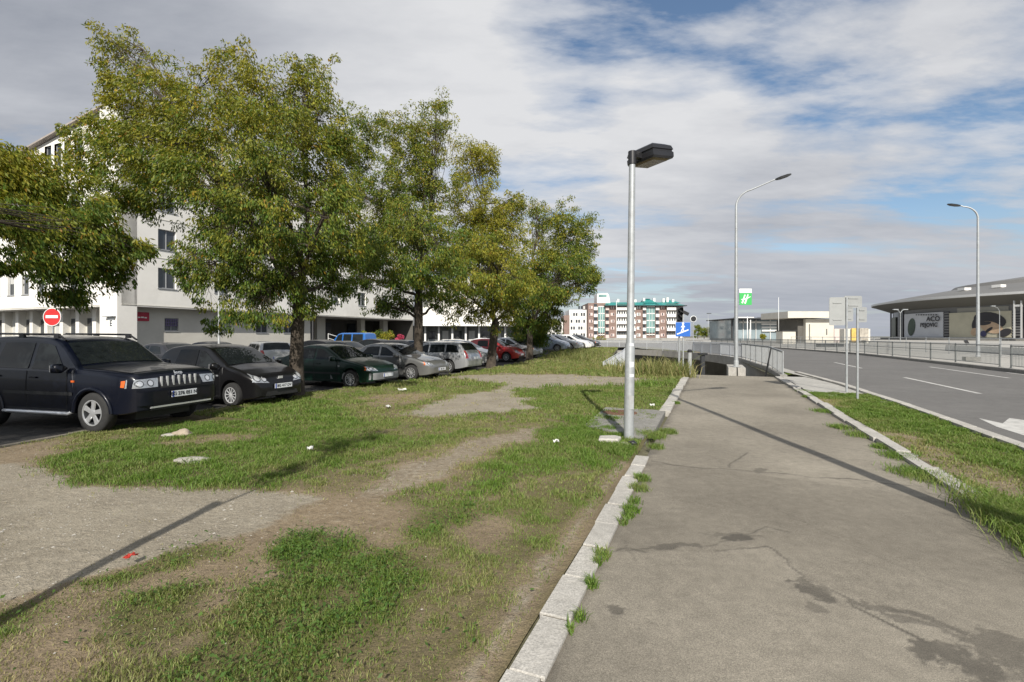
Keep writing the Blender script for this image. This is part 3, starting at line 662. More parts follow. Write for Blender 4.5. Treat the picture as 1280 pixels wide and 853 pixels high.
# low white concrete wall behind the fence
B = MB(); a = PO(23.5, 0, .09); b = PO(23.5, 66, .09)
B.add([PO(o, s, z) for s in (0, 66) for (o, z) in ((23.4, .09), (23.9, .09), (23.85, .72), (23.45, .72))], [(0,1,2,3), (4,7,6,5), (0,4,5,1), (1,5,6,2), (2,6,7,3), (3,7,4,0)])
o = B.build('low_wall', pmat('white_concrete', (.55, .54, .50), rough=.8, var=.08, scale=2)); tag(o, 'long low white concrete wall on the plaza behind the roadside fences', 'wall')
def floodlight(s, off, lab):
    t = thing('floodlight', lab, 'floodlight', PO(off, s, .72), A*-1, 'floodlights on the low white wall')
    B = MB(); B.tube([(0, 0, 0), (0, 0, .22)], .02, 6); B.build('stand', M_black, t)
    B = MB(); B.box((0, 0, .38), (.16, .38, .32), M=Matrix.Rotation(R(-25), 3, 'Y')); B.box((.09, 0, .36), (.05, .42, .36), M=Matrix.Rotation(R(-25), 3, 'Y')); B.build('lamp_housing', M_black, t)
for s, lab in ((31.5, 'small black floodlight on the low white wall just right of the tall street lamp'), (40.5, 'first black floodlight on the low white wall left of the tall street lamp'), (43.5, 'second black floodlight on the low white wall left of the tall street lamp'), (51.5, 'third black floodlight on the low white wall left of the tall street lamp'), (62, 'black floodlight farthest along the low white wall from the tall street lamp')): floodlight(s, 23.65, lab)

# ------------------------------------------------------------------ lamps
def square_lamp():
    base = gp(786, 550)
    t = thing('street_lamp', 'short grey lamp post with a square black lamp head beside the footpath kerb', 'street lamp', base)
    lean = Vector((.055, 0, 0)); H = 4.62
    B = MB(); pts = [Vector((0, 0, -.05)), Vector((0, 0, .35)), lean*.35+Vector((0, 0, 1.55)), lean*.38+Vector((0, 0, 1.62)), lean*.7+Vector((0, 0, 3.0)), lean+Vector((0, 0, H))]
    B.tube(pts, [.082, .080, .076, .062, .056, .050], 20); B.build('pole', M_galv, t, True, 40)
    B = MB(); B.box((.02, -.079, .62), (.075, .008, .22)); B.build('service_door', M_galv2, t)
    st = pmat('sticker_paper', (.62, .63, .66), rough=.6, var=.2, scale=40)
    for z, h in ((1.53, .05), (1.19, .09), (1.03, .05)):
        B = MB(); B.grid(lambda u, v: (.0805*math.sin((u-.3)*1.0)+.016, -.0805*math.cos((u-.3)*1.0), z+h*v), 6, 1)
        B.build('sticker', st, t)
    B = MB(); M = Matrix.Rotation(R(31), 3, 'Z')
    top = lean+Vector((0, 0, H))
    B.tube([top+Vector((0, 0, -.12)), top+Vector((0, 0, .09))], .066, 14)
    B.box(top+M@Vector((.11, 0, .05)), (.2, .09, .10), M=M); B.build('bracket', M_black, t, True, 30)
    tilt = M @ Matrix.Rotation(R(-7), 3, 'Y'); c = top+M@Vector((.2, 0, .045))
    B = MB()
    def ring(x0, x1, w, z): return [(x0, -w, z), (x1, -w, z), (x1, w, z), (x0, w, z)]
    def loft(rs):
        vs = [c+tilt@Vector(p) for r_ in rs for p in r_]; n = len(rs)
        B.add(vs, [(i*4+k, i*4+(k+1) % 4, i*4+4+(k+1) % 4, i*4+4+k) for i in range(n-1) for k in range(4)]+[(3,2,1,0), tuple(n*4-4+k for k in range(4))])
    loft([ring(-.02, .43, .275, -.085), ring(-.03, .45, .29, -.055), ring(-.03, .45, .29, .015), ring(-.015, .435, .275, .03), ring(-.015, .435, .275, .048), ring(-.03, .45, .29, .06), ring(-.01, .43, .27, .125), ring(.07, .35, .20, .165)])
    B.build('lamp_head', M_black, t)
    B = MB(); loft([ring(.04, .36, .21, -.11), ring(.0, .41, .255, -.072)]); B.build('lamp_cover', pmat('amber_diffuser', (.16, .125, .07), rough=.25, var=.15), t)
square_lamp()
def tall_lamp(base, H, out, dirv, label, head_len=.75, rise=.55):
    t = thing('tall_street_lamp', label, 'street lamp', base, 0, 'tall curved street lamps along the road')
    d = Vector((dirv[0], dirv[1], 0)).normalized(); B = MB()
    pts = [Vector((0, 0, 0)), Vector((0, 0, H*.4)), Vector((0, 0, H-.85-rise))]; rad = [.11, .085, .062]
    for k in range(1, 11):
        a = k/10*R(82); rr = .85; p = Vector((0, 0, H-.85-rise))+d*rr*(1-math.cos(a))+Vector((0, 0, rr*math.sin(a))); pts.append(p); rad.append(.06-.02*k/10)
    e = pts[-1]; tail = d*(out-.85-head_len*.5)+Vector((0, 0, rise*.75)); pts.append(e+tail); rad.append(.035)
    B.tube(pts, rad, 12); B.build('pole', M_galv, t, True, 50)
    B = MB(); hd = (d*.95+Vector((0, 0, .25))).normalized(); p = pts[-1]; sd = d.cross(Vector((0, 0, 1)))
    M = Matrix((hd, sd, hd.cross(sd)*-1)).transposed()
    if M.determinant() < 0: M = Matrix((hd, -sd, hd.cross(-sd)*-1)).transposed()
    L = head_len; pr = [(0, .05, .04), (.12, .1, .06), (.35, .15, .075), (.75, .15, .07), (1, .06, .04)]
    vs = [p+M@Vector((x*L, y, z)) for (x, w, h) in pr for (y, z) in ((-w, -h*.4), (w, -h*.4), (w*.8, h), (-w*.8, h))]
    B.add(vs, [(i*4+k, i*4+(k+1) % 4, i*4+4+(k+1) % 4, i*4+4+k) for i in range(4) for k in range(4)]+[(3,2,1,0), (16,17,18,19)]); B.build('lamp_head', M_dark, t)
    B = MB(); B.lathe([(.2, 0), (.2, .03), (.13, .05), (.125, .3), (.112, .34)], 12, 'Z', cap=True); B.build('base_plate', M_galv2, t)
    return t
LAMP_DIR = PO(1, 0)
L2 = Vector((wp(920, 420, 26).x, 26, 0))
tall_lamp(L2+Vector((0, 0, .03)), 10.0, 2.35, LAMP_DIR, 'tall curved street lamp carrying a white and green flag sign')
fl = Vector((wp(1222, 420, 31.2).x, 31.2, .12))
tall_lamp(fl, 10.1, 1.35, -LAMP_DIR, 'tall curved street lamp standing at the roadside fence across the road', .7, .1)
B = MB(); B.box((fl.x-.75, fl.y-.35, .24), (.75, .5, .24), -A); o = B.build('concrete_block', M_conc2); tag(o, 'small concrete block at the foot of the lamp across the road', 'block')
tall_lamp(Vector((4.3, 2.35, .06)), 9.4, 2.3, (1, .1), 'tall curved street lamp beside the near right verge whose shadow crosses the footpath')
B = MB(); q = [(-.3, -1.2), (.34, -1.2), (.34, 1.4), (-.3, 1.4)]
for (x0, x1) in ((-.40, -.01), (.05, .42)):
    vs = [PO(0, 0)]*0
    c = L2
    ps = [Vector((c.x, c.y, 0))+PO(o_, s_, 0) for o_, s_ in ((x0, -.7), (x1, -.7), (x1, 2.4), (x0, 2.4))]
    B.prism([(p.x, p.y) for p in ps], -2, .02)
o = B.build('lamp_plinth', M_kerb); tag(o, 'split pale concrete plinth under the lamp with the green flag', 'plinth')
# white and green flag sign on the lamp
flag = thing('flag_sign', 'white and green flag sign with a slanted white letter on the tall lamp', 'sign', L2+Vector((.13, -.02, 3.35)), 0)
M_green = pmat('sign_green', (.05, .42, .10), rough=.45, var=.05); M_signw = pmat('sign_white', (.82, .84, .82), rough=.45, var=.03)
B = MB(); B.box((.36, 0, .33), (.66, .03, .64)); B.build('green_panel', M_green, flag)
B = MB(); B.box((.36, 0, .77), (.66, .03, .22)); B.build('white_panel', M_signw, flag)
B = MB(); B.box((-.02, 0, .08), (.1, .02, .02)); B.box((-.02, 0, .84), (.1, .02, .02)); B.build('bracket', M_galv, flag)
B = MB()
def stroke(B, pts, w0, y=-.022):
    P = [Vector((p[0], p[1])) for p in pts]; n = len(P); L, Rr = [], []
    for i in range(n):
        t = (P[min(i+1, n-1)]-P[max(0, i-1)]).normalized(); q = Vector((-t.y, t.x))*(w0[i] if hasattr(w0, '__len__') else w0)/2
        L.append((P[i].x+q.x, y, P[i].y+q.y)); Rr.append((P[i].x-q.x, y, P[i].y-q.y))
    B.add(L+Rr, [(i, i+1, n+i+1, n+i) for i in range(n-1)])
stroke(B, [(.17, .10), (.24, .28), (.30, .48), (.33, .56)], [.09, .075, .07, .06]); stroke(B, [(.32, .08), (.40, .3), (.46, .48), (.49, .58)], [.09, .075, .07, .05], -.0225); stroke(B, [(.12, .30), (.26, .31), (.45, .37), (.64, .46)], [.03, .06, .06, .02], -.0235)
B.build('letter', M_signw, flag, recalc=False)

# ------------------------------------------------------------------ signs near the footpath
def post_sign(base, H, rad, label, cat='road sign', name='road_sign', group=None):
    t = thing(name, label, cat, base, 0, group); B = MB(); B.tube([(0, 0, -.05), (0, 0, H)], rad, 12); B.build('post', M_galv, t, True, 50); return t
M_back = pmat('sign_back_aluminium', (.33, .34, .335), rough=.5, metal=.2, var=.06, scale=5)
def plate(parent, c, w, h, rz, m, name='sign_board'):
    B = MB(); M = Matrix.Rotation(rz, 3, 'Z'); hw, hh, r_ = w/2, h/2, min(.04, w*.12); poly = []
    for (sx_, sz_, a0) in ((1, 1, 0), (-1, 1, 90), (-1, -1, 180), (1, -1, 270)):
        for k in range(4):
            a = R(a0+30*k); poly.append((sx_*(hw-r_)+r_*math.cos(a), sz_*(hh-r_)+r_*math.sin(a)))
    n = len(poly); C = Vector(c)
    vs = [C+M@Vector((x, y, z)) for y in (-.006, .006) for (x, z) in poly]
    B.add(vs, [tuple(range(n))[::-1], tuple(range(n, 2*n))]+[(i, (i+1) % n, n+(i+1) % n, n+i) for i in range(n)])
    o = B.build(name, m, parent)
    for zz in (-h*.3, h*.3): B = MB(); B.box(C+M@Vector((0, -.014, zz)), (w*.55, .014, .03), rz); B.build('clamp', M_back, parent)
    return o
b1 = gp(1058, 490, .05); t1 = post_sign(b1, 2.78, .03, 'taller grey sign post with two blank boards seen from behind on the right verge')
s1 = b1.y/F
def brd(t, b, x0, x1, y0, y1, k, rz=-.35, dy=.05): return plate(t, (((x0+x1)/2-640)*b.y/F-b.x, dy, CAM_Z+(420-(y0+y1)/2)*b.y/F-b.z), (x1-x0)*b.y/F/math.cos(rz), (y1-y0)*b.y/F, rz, M_back)
brd(t1, b1, 1036, 1054, 372, 407, 0, -.15, -.04); brd(t1, b1, 1056, 1079, 370, 385, 1, .05, .05); brd(t1, b1, 1055, 1068, 385, 402, 1, .05, .055)
b2 = gp(1071.5, 499, .05); t2 = post_sign(b2, 2.38, .028, 'shorter grey sign post with one blank board seen from behind on the right verge')
brd(t2, b2, 1071, 1085, 384, 403, 0, .1, .04)
bs = Vector((wp(852, 420, 24).x, 24, 0)); t3 = post_sign(bs+Vector((.07, 0, -.6)), 3.35, .035, 'square blue underpass sign with a white walking figure on twin posts')
B = MB(); B.tube([(-.16, .05, 0), (-.16, .05, 2.8)], .03, 10); B.build('second_post', M_galv, t3, True, 50)
M_blue = pmat('sign_blue', (.025, .13, .48), rough=.4, var=.05)
B = MB(); B.box((-.03, -.055, 2.62), (.72, .03, .70)); B.build('blue_panel', M_blue, t3)
B = MB(); B.box((-.03, -.047, 2.62), (.735, .02, .715)); B.build('sign_frame', M_signw, t3)
B = MB(); c0 = Vector((-.03, 2.62))
stroke(B, [(-.33, 2.38), (.24, 2.60)], .055, -.0735)
stroke(B, [(-.03, 2.84), (-.03, 2.70), (-.04, 2.63)], [.10, .10, .07], -.0745); stroke(B, [(-.04, 2.66), (.0, 2.56), (.02, 2.50)], .05, -.0755); stroke(B, [(-.04, 2.66), (-.10, 2.57), (-.12, 2.47)], .05, -.0757)
stroke(B, [(-.05, 2.80), (-.13, 2.72)], .035, -.0752); stroke(B, [(-.02, 2.80), (.06, 2.74)], .035, -.0753)
B.add([(-.03+.055*math.cos(a*.524), -.0742, 2.905+.055*math.sin(a*.524)) for a in range(12)], [tuple(range(12))]); B.build('walking_symbol', M_signw, t3, recalc=False)
# signal head on its own pole behind the blue sign
bt = Vector((wp(848.5, 420, 27).x, 27, 0)); t4 = thing('traffic_signal', 'black traffic signal head on a pole behind the blue underpass sign', 'traffic light', bt+Vector((0, 0, -1.5)))
B = MB(); B.tube([(0, 0, 0), (0, 0, 4.7)], .05, 10); B.build('pole', M_galv2, t4, True, 50)
B = MB(); B.box((.0, -.12, 4.35), (.32, .2, .92))
for k in range(3): B.tube([(.0, -.2, 4.08+.28*k), (.0, -.42, 4.08+.28*k)], .12, 12, False)
B.build('signal_head', M_black, t4)
B = MB(); B.box((.3, -.05, 4.5), (.5, .03, .18), M=Matrix.Rotation(R(25), 3, 'Y')); B.build('signal_arm', M_black, t4)
bt = Vector((wp(866.5, 400, 60).x, 60, .1)); t5 = post_sign(bt, 3.6, .04, 'dark round sign disc with white rim beyond the blue underpass sign')
B = MB(); B.lathe([(.0, -.06), (.34, -.06), (.34, -.03), (0, -.03)], 24, 'Y', (0, 0, 3.7)); B.build('sign_disc', M_black, t5)
B = MB(); B.lathe([(.345, -.065), (.39, -.055), (.39, -.03), (.345, -.03)], 24, 'Y', (0, 0, 3.7)); B.build('sign_rim', M_signw, t5)
# bollard at the left end of the ramp, black strut by the railing, dark pillar under the deck
bb = gp(862, 470); B = MB(); t6 = thing('end_post', 'stout grey metal post where the footpath meets the underpass ramp', 'post', bb)
B.tube([(0, 0, -.3), (0, 0, 1.02)], .085, 14); B.build('shaft', M_galv2, t6, True, 50)
B = MB(); B.lathe([(.1, 1.0), (.1, 1.07), (.06, 1.12)], 14, 'Z', cap=True); B.build('cap', M_black, t6)
B = MB(); a = PO(2.3, 25.0, -.35); B.tube([a, a+Vector((.30, .0, 1.5))], .035, 8); o = B.build('leaning_strut', M_black); tag(o, 'thin black strut leaning against the ramp railing', 'strut')
pc = Vector((wp(878, 420, 38).x, 38, 0)); t7 = thing('dark_pillar', 'dark capped pillar standing in the underpass below the deck railing', 'pillar', pc+Vector((0, 0, -3)))
B = MB(); B.box((0, 0, 1.6), (.28, .28, 3.2)); B.build('shaft', M_dark, t7)
B = MB(); B.box((0, 0, 3.27), (.6, .5, .16)); B.build('cap', M_black, t7)

# ------------------------------------------------------------------ small things on the ground
def rock(c, sz, label, m, seed=0, name='stone', group=None, rz=0):
    bm = bmesh.new(); bmesh.ops.create_icosphere(bm, subdivisions=3, radius=1.0); rr = random.Random(seed); ph = [rr.uniform(0, 9) for _ in range(6)]
    for v in bm.verts:
        p = v.co; n = .16*math.sin(3.1*p.x+ph[0])*math.sin(2.7*p.y+ph[1])+.1*math.sin(6*p.z+ph[2]+2*p.x)+.05*math.sin(11*p.x+ph[3])*math.sin(9*p.y+ph[4])
        v.co = Vector((p.x*(1+n)*sz[0], p.y*(1+n)*sz[1], max(p.z, -.25)*(1+n)*sz[2]))
    me = bpy.data.meshes.new(name); bm.to_mesh(me); bm.free(); me.materials.append(m)
    me.polygons.foreach_set('use_smooth', [True]*len(me.polygons))
    o = bpy.data.objects.new(name, me); COL.objects.link(o); o.location = c; o.rotation_euler = (0, 0, rz); return tag(o, label, 'stone', group)
M_stone = pmat('tan_stone', (.33, .275, .21), rough=.9, var=.2, scale=12, bump=.5, bscale=40)
M_stone2 = pmat('grey_stone', (.36, .34, .30), rough=.9, var=.2, scale=10, bump=.5, bscale=40)
rock(gp(228, 543), (.17, .12, .085), 'rounded tan stone on the grass before the black hatchback', M_stone, 1)
rock(gp(240, 576), (.24, .15, .05), 'flat grey stone sunk in the grass nearest the bare gravel', M_stone2, 2, 'flat_stone')
rock(gp(212, 544), (.12, .08, .03), 'thin pale stone lying left of the rounded tan stone', M_stone2, 3)
B = MB(); cb_ = gp(762, 553); B.prism([(cb_.x-.20, cb_.y-.12), (cb_.x+.1, cb_.y-.15), (cb_.x+.2, cb_.y+.05), (cb_.x+.12, cb_.y+.16), (cb_.x-.14, cb_.y+.13)], -.02, .085)
o = B.build('broken_kerb_piece', M_kerb); tag(o, 'broken pale piece of kerb lying left of the square lamp post', 'kerb stone')
md = o.modifiers.new('bevel', 'BEVEL'); md.width = .02; md.segments = 2
slab = [gp(*p) for p in ((730, 534), (757, 511), (832, 515), (818, 541), (800, 552), (784, 546))]
B = MB(); B.prism([(p.x, p.y) for p in slab], -.1, .035); B.build('manhole_slab', M_conc2, kind='structure')
mc = gp(775, 518); mh = thing('manhole_cover', 'round rusty manhole cover in the concrete slab behind the lamp post', 'manhole cover', mc+Vector((0, 0, .035)))
M_rust = pmat('rusty_iron', (.16, .085, .05), rough=.8, metal=.2, var=.25, scale=20, bump=.5, bscale=60)
B = MB(); B.lathe([(.30, .0), (.30, .012), (0.0, .012)], 28, 'Z')
for k in range(-4, 5): B.box((k*.06, 0, .013), (.02, 2*math.sqrt(max(.0, .27**2-(k*.06)**2)), .008))
B.build('lid', M_rust, mh); B = MB(); B.lathe([(.36, -.01), (.36, .010), (.305, .010), (.305, -.01)], 28, 'Z'); B.build('lid_frame', M_rust, mh)
# litter
def crumple(c, sz, m, label, name='paper_scrap', seed=0, cat='litter'):
    rr = random.Random(seed); B = MB(); n = 5; hs = {(i, j): (rr.uniform(-.35, .35)/n, rr.uniform(-.35, .35)/n, rr.uniform(.05, 1)) for i in range(n+1) for j in range(n+1)}
    B.grid(lambda u, v: ((u-.5+hs[(round(u*n), round(v*n))][0])*sz[0], (v-.5+hs[(round(u*n), round(v*n))][1])*sz[1], hs[(round(u*n), round(v*n))][2]*sz[2]), n, n)
    o = B.build(name, m, smooth=False); o.location = c; o.rotation_euler = (0, 0, rr.uniform(0, 3)); sm = o.modifiers.new('solid', 'SOLIDIFY'); sm.thickness = .002; return tag(o, label, cat)
M_paper = pmat('white_paper', (.62, .62, .59), rough=.8, var=.05); M_red = pmat('red_wrapper', (.42, .035, .02), rough=.4, var=.15); M_ochre = pmat('ochre_leaf', (.48, .30, .10), rough=.7, var=.2)
crumple(gp(388, 566)+Vector((0, 0, .05)), (.09, .07, .05), M_paper, 'crumpled white paper in the grass near the thin tree shadow', seed=1)
crumple(gp(695, 557)+Vector((0, 0, .05)), (.09, .07, .05), M_paper, 'crumpled white paper in the lush grass left of the lamp post', seed=2)
crumple(gp(815, 510)+Vector((0, 0, .05)), (.12, .06, .05), M_paper, 'small white scrap in the grass behind the manhole', seed=3)
crumple(gp(485, 511)+Vector((0, 0, .04)), (.22, .08, .05), M_paper, 'white paper strip on the dry grass before the green car', seed=4)
crumple(gp(503, 490)+Vector((0, 0, .04)), (.25, .08, .08), M_paper, 'pale scrap lying before the grey saloon', seed=5)
crumple(gp(163, 706)+Vector((0, 0, .05)), (.085, .05, .03), M_red, 'red wrapper lying on the weed tuft by the gravel', 'red_wrapper', 6)
if False: crumple(gp(207, 758)+Vector((0, 0, .05)), (.04, .035, .02), M_ochre, 'ochre fallen leaf on the weeds below the red wrapper', 'fallen_leaf', 7, 'leaf')
if False: crumple(gp(556, 801)+Vector((0, 0, .04)), (.05, .04, .02), M_ochre, 'tan fallen leaf on the dry grass near the footpath kerb', 'fallen_leaf', 8, 'leaf')
if False: crumple(gp(591, 766)+Vector((0, 0, .04)), (.03, .03, .02), M_paper, 'tiny white scrap on the dry grass near the footpath kerb', seed=9)
if False: crumple(gp(84, 804)+Vector((0, 0, .04)), (.03, .03, .02), M_paper, 'tiny white scrap on the soil at the lower left', seed=10)
crumple(gp(1027, 577)+Vector((0, 0, .0)), (.001, .001, .001), M_paper, 'speck', seed=11) if False else None
bk = gp(813, 560); B = MB()
bkp = gp(789, 557); rock(bkp+Vector((.02, 0, .03)), (.07, .05, .05), 'small black rubber lump on broken concrete right of the lamp foot', M_black, 12, 'rubber_lump')
rock(gp(780, 556), (.16, .1, .04), 'broken grey concrete rubble at the foot of the square lamp', M_stone2, 13)
rr = random.Random(5); k = 0
B = MB()
for i in range(9000):
    x = rr.uniform(-9, -.5); y = rr.uniform(1.5, 9)
    if y < abs(x)*.85 or not pip(np.array([x]), np.array([y]), KP)[0]: continue
    g_, gr_, w_ = cover(np.array([x]), np.array([y]))
    if rr.random() > .10+.7*gr_[0]: continue
    s_ = rr.uniform(.003, .010)*(1+1.2*(rr.random() > .95)); z = float(soil_h(np.array([x]), np.array([y]))[0])
    B.add([(x+s_*rr.uniform(.6, 1.2)*a, y+s_*rr.uniform(.6, 1.2)*b, z+s_*.5*c) for a, b, c in ((1,0,.1),(0,1,.1),(-1,0,.1),(0,-1,.1),(.1,.1,1))], [(0,1,4),(1,2,4),(2,3,4),(3,0,4)])
B.build('gravel', M_stone2, kind='stuff')
# ------------------------------------------------------------------ cars
M_tyre = pmat('tyre_rubber', (.022, .022, .022), rough=.85, var=.2, scale=20)
M_rim = pmat('alloy_rim', (.55, .56, .57), rough=.3, metal=.6, var=.08, scale=20)
M_hub = pmat('plastic_hubcap', (.45, .46, .47), rough=.4, metal=.2, var=.08, scale=20)
M_chrome = pmat('chrome', (.72, .73, .75), rough=.22, metal=.55, var=.03)
M_glass = pmat('car_glass', (.012, .015, .016), rough=.03, var=.2, spec=.25)
M_trim = pmat('black_trim', (.02, .02, .021), rough=.55, var=.2)
M_lampc = pmat('headlight_glass', (.40, .42, .44), rough=.12, metal=.45, var=.25, scale=22, coat=.8)
M_lampd = pmat('lamp_interior', (.10, .105, .11), rough=.25, metal=.3, var=.3, scale=30)
M_amber = pmat('amber_indicator', (.62, .12, .02), rough=.2, var=.15, coat=.5)
M_redl = pmat('red_tail_light', (.40, .018, .014), rough=.18, var=.2, coat=.8)
M_plate = pmat('number_plate_white', (.72, .74, .76), rough=.4, var=.05); M_pblue = pmat('number_plate_blue', (.03, .07, .35), rough=.4, var=.05)
M_ink = pmat('number_plate_ink', (.015, .015, .02), rough=.5, var=.1)
def paint(name, col, metal=.25, rough=.32): return pmat(name, col, rough=rough, metal=metal, var=.06, scale=1.5, coat=.9 if max(col) > .05 else .30, spec=.5 if max(col) > .05 else .3, dirt=((col[0]*.8+.012, col[1]*.8+.011, col[2]*.8+.009), .3))

class Body:
    def __init__(s, L, Wd, prof, belt, sill=.2, tum=.22, r=.085, xf=1.2, xr=-1.3, wr=.31, nose=.16, tail=.10, seatbulge=.035):
        s.L, s.W = L, Wd; s.belt, s.sill, s.tum, s.r0, s.xf, s.xr, s.wr, s.nose, s.tail = belt, sill, tum, r, xf, xr, wr, nose, tail
        xs = np.linspace(-L/2, L/2, 361); px = np.array([p[0] for p in prof][::-1]); pz = np.array([p[1] for p in prof][::-1])
        z = np.interp(xs, px, pz); k = np.exp(-.5*(np.arange(-9, 10)/3.2)**2); k /= k.sum()
        zp = np.concatenate([np.full(9, z[0]), z, np.full(9, z[-1])]); z = np.convolve(zp, k, 'valid')
        s.xs, s.zs = xs, z; s.H = z.max()
    def zt(s, x): return float(np.interp(x, s.xs, s.zs))
    def bz(s, x): return s.belt[0]+(s.belt[1]-s.belt[0])*(s.L/2-x)/s.L
    def plan(s, x):
        ef = s.L/2-x; er = x+s.L/2; f = 1.0
        if ef < .75: f *= 1-s.nose*(1-ef/.75)**2.6
        if er < .65: f *= 1-s.tail*(1-er/.65)**2.6
        if ef < .10: f *= 1-.10*(1-ef/.10)**2
        if er < .08: f *= 1-.07*(1-er/.08)**2
        return f
    def yh(s, x, z):
        b = s.bz(x); w = s.W/2*s.plan(x)
        if z <= b: t = (b-z)/b; return w*(1-.018*max(0, 1-t*4)-.055*max(0, t-.35)**1.5*1.6+.012*math.sin(t*9)*.3)
        return w*(.982-.03*min(1, (z-b)/.06)-s.tum*(z-b)/max(.3, s.H-b))
    def r(s, x): return min(s.r0, .35*(s.zt(x)-s.zb0(x)))
    def zb0(s, x):
        ef = s.L/2-x; er = x+s.L/2; z = s.sill
        if ef < .5: z += .07*(1-ef/.5)**2
        if er < .6: z += .12*(1-er/.6)**1.5
        return z
    def zb(s, x):
        z = s.zb0(x); Ra = s.wr+.06
        for xw in (s.xf, s.xr):
            d = abs(x-xw)
            if d < Ra: z = max(z, s.wr+math.sqrt(Ra*Ra-d*d))
        return z
    def inside(s, x, y, z):
        zt = s.zt(x)
        if z > zt or z < s.zb0(x)-.05: return False
        r = s.r(x); zc = zt-r
        if z <= zc: return abs(y) < s.yh(x, z)
        a = (z-zc)/r; return abs(y) < s.yh(x, zc)-r*1.3*(1-math.sqrt(max(0, 1-a*a)))
    def section(s, x):
        zt, zb, r = s.zt(x), s.zb(x), s.r(x); zc = max(zt-r, zb+.02); P = [(0, zb), (s.yh(x, zb)*.6, zb), (s.yh(x, zb)-.02, zb), (s.yh(x, zb+.02), zb+.015)]
        b = s.bz(x); nl = 10; lo = zb+.03
        zs = np.linspace(lo, zc, nl)
        if zc > b+.05:
            zs = np.concatenate([np.linspace(lo, b-.02, 5), [b+.005, b+.05], np.linspace(b+.09, zc, 3)]) if b-.02 > lo else zs
        P += [(s.yh(x, z), z) for z in zs]
        yc = s.yh(x, zc); rr = zt-zc
        for k in range(1, 5):
            a = k/4*math.pi/2; P.append((yc-rr*1.3*(1-math.cos(a)), zc+rr*math.sin(a)))
        yt = yc-rr*1.3
        for f in (.66, .33, 0): P.append((yt*f, zt+s.crown(x)*(1-f*f)))
        return P
    def crown(s, x): return .028
    def mesh(s):
        e = s.L/2; xs = set(np.round(np.concatenate([np.linspace(-e, e, 70), [e-.01, e-.03, e-.06, -e+.01, -e+.03, -e+.06]]), 4))
        for xw in (s.xf, s.xr):
            for k in range(0, 21):
                xs.add(round(xw+(s.wr+.06)*math.cos(math.pi*k/20), 4))
            xs.add(round(xw+s.wr+.0605, 4)); xs.add(round(xw-s.wr-.0605, 4))
        xs = sorted(x for x in xs if -e <= x <= e); B = MB(); rows = []
        for x in xs:
            P = s.section(x); rows.append([(x, y, z) for y, z in P]+[(x, -y, z) for y, z in P[-2:0:-1]])
        n = len(rows[0]); k = len(rows)
        B.add([v for r_ in rows for v in r_], [(i*n+j, i*n+(j+1) % n, (i+1)*n+(j+1) % n, (i+1)*n+j) for i in range(k-1) for j in range(n)]+[tuple(range(n))[::-1], tuple((k-1)*n+j for j in range(n))])
        return B
    def side(s, quad, sgn, eps=.006, n=8, m=6):       # quad (x,z) corners: bottom-front, bottom-rear, top-rear, top-front
        a, b, c, d = [Vector(q) for q in quad]
        def fn(u, v):
            p = a.lerp(b, u).lerp(d.lerp(c, u), v); return (p.x, sgn*(s.yh(p.x, p.y)+eps), p.y)
        return lambda B: B.grid(fn, n, m)
    def window(s, x0b, x1b, x0t, x1t, sgn, eps=.007):
        def fn(u, v):
            xb = x0b+(x1b-x0b)*u; xt = x0t+(x1t-x0t)*u; x = xb+(xt-xb)*v
            z0 = s.bz(x)+.035; z1 = max(z0, s.zt(x)-s.r(x)-.025); z1t = max(s.bz(xt)+.035, s.zt(xt)-s.r(xt)-.025); z = min(z0+(z1t-z0)*v, z1)
            return (x, sgn*(s.yh(x, z)+eps), z)
        return lambda B: B.grid(fn, 10, 6)
    def top(s, x0, x1, f=.97, eps=.008, f1=None, off=.0):
        def fn(u, v):
            x = x0+(x1-x0)*u; r = s.r(x); yt = s.yh(x, s.zt(x)-r)-r*1.1; ff = f+((f1 or f)-f)*u; q = (2*v-1)*ff
            dz = (s.zt(x+.02)-s.zt(x-.02))/.04; nn = Vector((-dz, 0, 1)).normalized()*eps
            return (x+nn.x, yt*q, s.zt(x)+s.crown(x)*(1-min(1, q*q*1.0))*.98+nn.z)
        return lambda B: B.grid(fn, 12, 10)
    def face(s, quad, end=1, eps=.008, n=8, m=5):     # quad (y,z): projected on to the nose (end=1) or the tail (-1)
        a, b, c, d = [Vector(q) for q in quad]
        def fn(u, v):
            p = a.lerp(b, u).lerp(d.lerp(c, u), v); x = end*s.L/2; k = 0
            while k < 420 and not s.inside(x, p.x, p.y): x -= end*.004; k += 1
            return (x+end*eps, p.x, p.y)
        return lambda B: B.grid(fn, n, m)
def _disc(s, yc, zc, r, eps):
    def fn(u, v):
        a = 2*math.pi*u; y = yc+r*v*math.cos(a); z = zc+r*v*math.sin(a); x = s.L/2; k = 0
        while k < 420 and not s.inside(x, y, z): x -= .004; k += 1
        return (x+eps, y, z)
    return lambda B: B.grid(fn, 14, 2)
Body.disc = _disc
